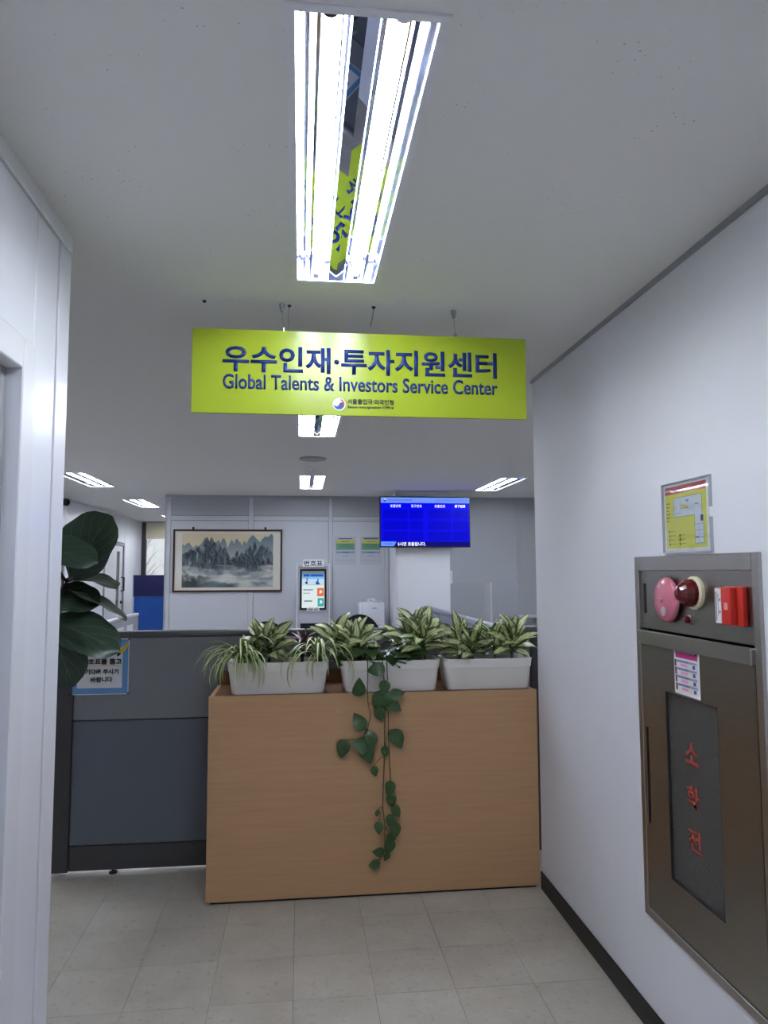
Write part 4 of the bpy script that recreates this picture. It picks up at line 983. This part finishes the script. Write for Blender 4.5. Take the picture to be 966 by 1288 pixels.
lb_ = B('paper_label', paper, -.075, .075, -.0155, -.0135, 1.073, 1.118, ki)
print_sheet('label_print', pr, lb_, [((-.05, 1.085, -.005, 1.105), (150, 152, 166)), ((.01, 1.085, .055, 1.105), (150, 152, 166))], -.0158)
MB().box(-.15, .15, -.004, .02, .83, .93, .004).build('ticket_slot', black_plastic, ki)
MB().box(-kw+.01, kw-.01, -.06, .0, .79, .825, .006).build('shelf', kiosk_white, ki)
MB().box(-kw-.02, kw+.02, -.04, .26, 0, .04, .006).build('base_plate', black_plastic, ki)

# cabinet with a white device beside the kiosk
cbn = thing('low_cabinet', 'low white cabinet carrying the boxed device by the panel wall', 'cabinet', (.92, 9.20, 0))
MB().box(-.30, .22, -.2, .22, .06, .72, .004).build('body', kiosk_white, cbn)
for s_ in (0, 1):
    dd = B('door', trim_white, -.295+s_*.26, -.04+s_*.26, -.216, -.2, .07, .71, cbn, .003); B('handle', chrome, -.06+s_*.04, -.05+s_*.04, -.236, -.216, .42, .54, dd, .002)
B('plinth', dark_gap, -.28, .2, -.18, .2, 0, .06, cbn)
dv = thing('boxed_device', 'white box-shaped device with a red sticker beside the kiosk', 'device', (.885, 9.15, .72))
MB().box(-.158, .158, -.12, .13, 0, .435, .008, 2).build('body', kiosk_white, dv, True)
B('side_seam', trim_grey, -.120, -.117, -.122, -.118, .01, .425, dv)
B('red_sticker', mat('red_sticker', (206, 90, 82), .5), -.068, .015, -.1225, -.1205, .19, .232, dv); print_sheet('sticker_print', pr, dv, [((-.055, .204, .0, .216), (236, 190, 184))], -.1229)
B('small_mark', mat('grey_mark', (150, 154, 170), .5), .005, .06, -.1225, -.1205, .362, .372, dv); B('blue_mark', mat('blue_mark', (60, 110, 220), .5), .08, .095, -.1225, -.1205, .15, .165, dv)
MB().lathe((.0, .0, .435), [(.062, 0), (.066, .02), (.052, .045), (.02, .05), (0, .05)], n=20).build('cap', kiosk_white, dv, True)
MB().lathe((.0, -.055, .458), [(.012, 0), (.012, .012), (0, .013)], (0, -1, 0), 12).build('knob', trim_grey, dv, True)
MB().tube([(.06, .05, .44), (.11, .05, .46), (.17, .05, .42), (.2, .08, .3), (.19, .1, .1), (.15, .1, .03)], .008, 6).build('hose', trim_white, dv, True)

# ------------------------------------------------------------------ office chairs
def chair(x, y, rz, label, top):
    t = thing('office_chair', label, 'chair', (x, y, 0), rz, group='black office chairs behind the partition')
    mb = MB(); mb.box(-.24, .24, -.24, .24, .44, .51, .025, 3); mb.build('seat', chair_black, t, True)
    bk_ = MB(); zc0 = .58; H_ = top-zc0; pts = []
    for i in range(25):
        a_ = PI*i/24; pts.append((.225*math.cos(a_)*(1-.1*math.sin(a_)), zc0+H_*.45+H_*.55*math.sin(a_)**.8))
    pts = [(.17, zc0), (.215, zc0+.1)] + pts + [(-.215, zc0+.1), (-.17, zc0)]
    bk_.prism([(x_, .22+.03*((z_-zc0)/H_), z_) for x_, z_ in pts], (0, .035, 0)); bk_.build('backrest', chair_black, t)
    MB().tube([(0, .1, .45), (0, .3, .47), (0, .29, .62), (0, .27, .75)], .018, 8).build('back_support', black_plastic, t, True)
    MB().lathe((0, 0, .1), [(.03, 0), (.03, .2), (.018, .2), (.018, .34)], n=14).build('gas_lift', chrome, t, True)
    for k in range(5):
        a_ = k*2*PI/5+.3; c_, s_ = math.cos(a_), math.sin(a_)
        MB().tube([(0, 0, .11), (.15*c_, .15*s_, .10), (.29*c_, .29*s_, .075)], .02, 8, .7).build('leg', black_plastic, t, True)
        MB().lathe((.29*c_-.0*s_, .29*s_, .03), [(.03, -.02), (.03, .02)], (s_, -c_, 0), 14).build('caster', black_plastic, t, True)
    for s_ in (-1, 1): MB().tube([(s_*.22, .05, .46), (s_*.28, .05, .5), (s_*.28, .02, .68), (s_*.28, -.16, .69)], .016, 8).build('armrest', black_plastic, t, True)
chair(-.295, 6.75, PI, 'black office chair below the framed painting', 1.112)
chair(.475, 6.75, PI*1.06, 'black office chair below the paper notices', 1.165)

# ------------------------------------------------------------------ blue board by the window
bd = thing('blue_board', 'free standing board, navy above and royal blue below', 'board', (-2.0, 11.0, 0))
BW0, BW1 = -.425, .55
B('upper_field', navy, BW0, BW1, -.03, 0, 1.187, 1.5, bd); B('lower_field', royal, BW0+.015, BW1, -.03, 0, .12, 1.184, bd)
B('white_edge', kiosk_white, BW0-.0, BW1, .0, .05, .1, 1.5, bd)
for x in (BW0+.1, BW1-.1): B('foot', charcoal, x-.03, x+.03, -.2, .22, 0, .1, bd, .005)
MB().prism([(BW0-.018, -.03, 1.5), (BW0+.0, -.03, 1.5), (BW0+.013, -.03, .12), (BW0+.0, -.03, .12)], (0, .06, 0)).build('side_edge', kiosk_white, bd)

# ------------------------------------------------------------------ counter with clear screen on the right of the hall
ct = thing('service_desk', 'pale service desk behind the bluish partition', 'desk', (2.15, 7.3, 0))
MB().box(-.75, 1.0, -.3, .3, .70, .735, .004).build('desk_top', mat('desk_laminate', (200, 200, 198), .4), ct)
for x in (-.74, .97): B('side_panel', kiosk_white, x, x+.02, -.28, .28, 0, .70, ct)
B('modesty_panel', kiosk_white, -.72, .97, -.02, 0, .2, .70, ct)
sc_ = thing('acrylic_screen', 'clear acrylic screen standing on the service desk', 'screen', (2.15, 7.32, .735))
B('front_sheet', clear, -.58, .98, 0, .006, .02, .69, sc_); B('wing', clear, -.195, -.189, .006, .30, .02, .69, sc_)
for x in (-.5, .2, .9): B('foot', kiosk_white, x-.03, x+.03, -.05, .06, 0, .02, sc_)
MB().tube([(-.2, .003, .02), (-.2, .003, .69)], .012, 8).build('lit_edge', trim_white, sc_)  # white strip added for the light caught along the wing's edge
pb = thing('pump_bottle', 'small white pump bottle beside the acrylic screen', 'bottle', (1.99, 7.12, .735))
MB().lathe((0, 0, 0), [(.03, 0), (.034, .01), (.034, .2), (.012, .24), (.012, .27), (0, .27)], n=18).build('bottle_body', kiosk_white, pb, True)
MB().tube([(0, 0, .27), (0, 0, .32), (-.04, -.01, .325), (-.05, -.012, .31)], .006, 8).build('pump', trim_white, pb, True)
sh_ = thing('wall_shelf', 'small white shelf ledge on the grey panel wall', 'shelf', (3.02, YB-.012, .93))
B('ledge', trim_white, -.15, .15, -.12, 0, .0, .03, sh_, .003); B('bracket', trim_grey, -.1, -.08, -.08, 0, -.08, 0, sh_); B('bracket', trim_grey, .08, .1, -.08, 0, -.08, 0, sh_)
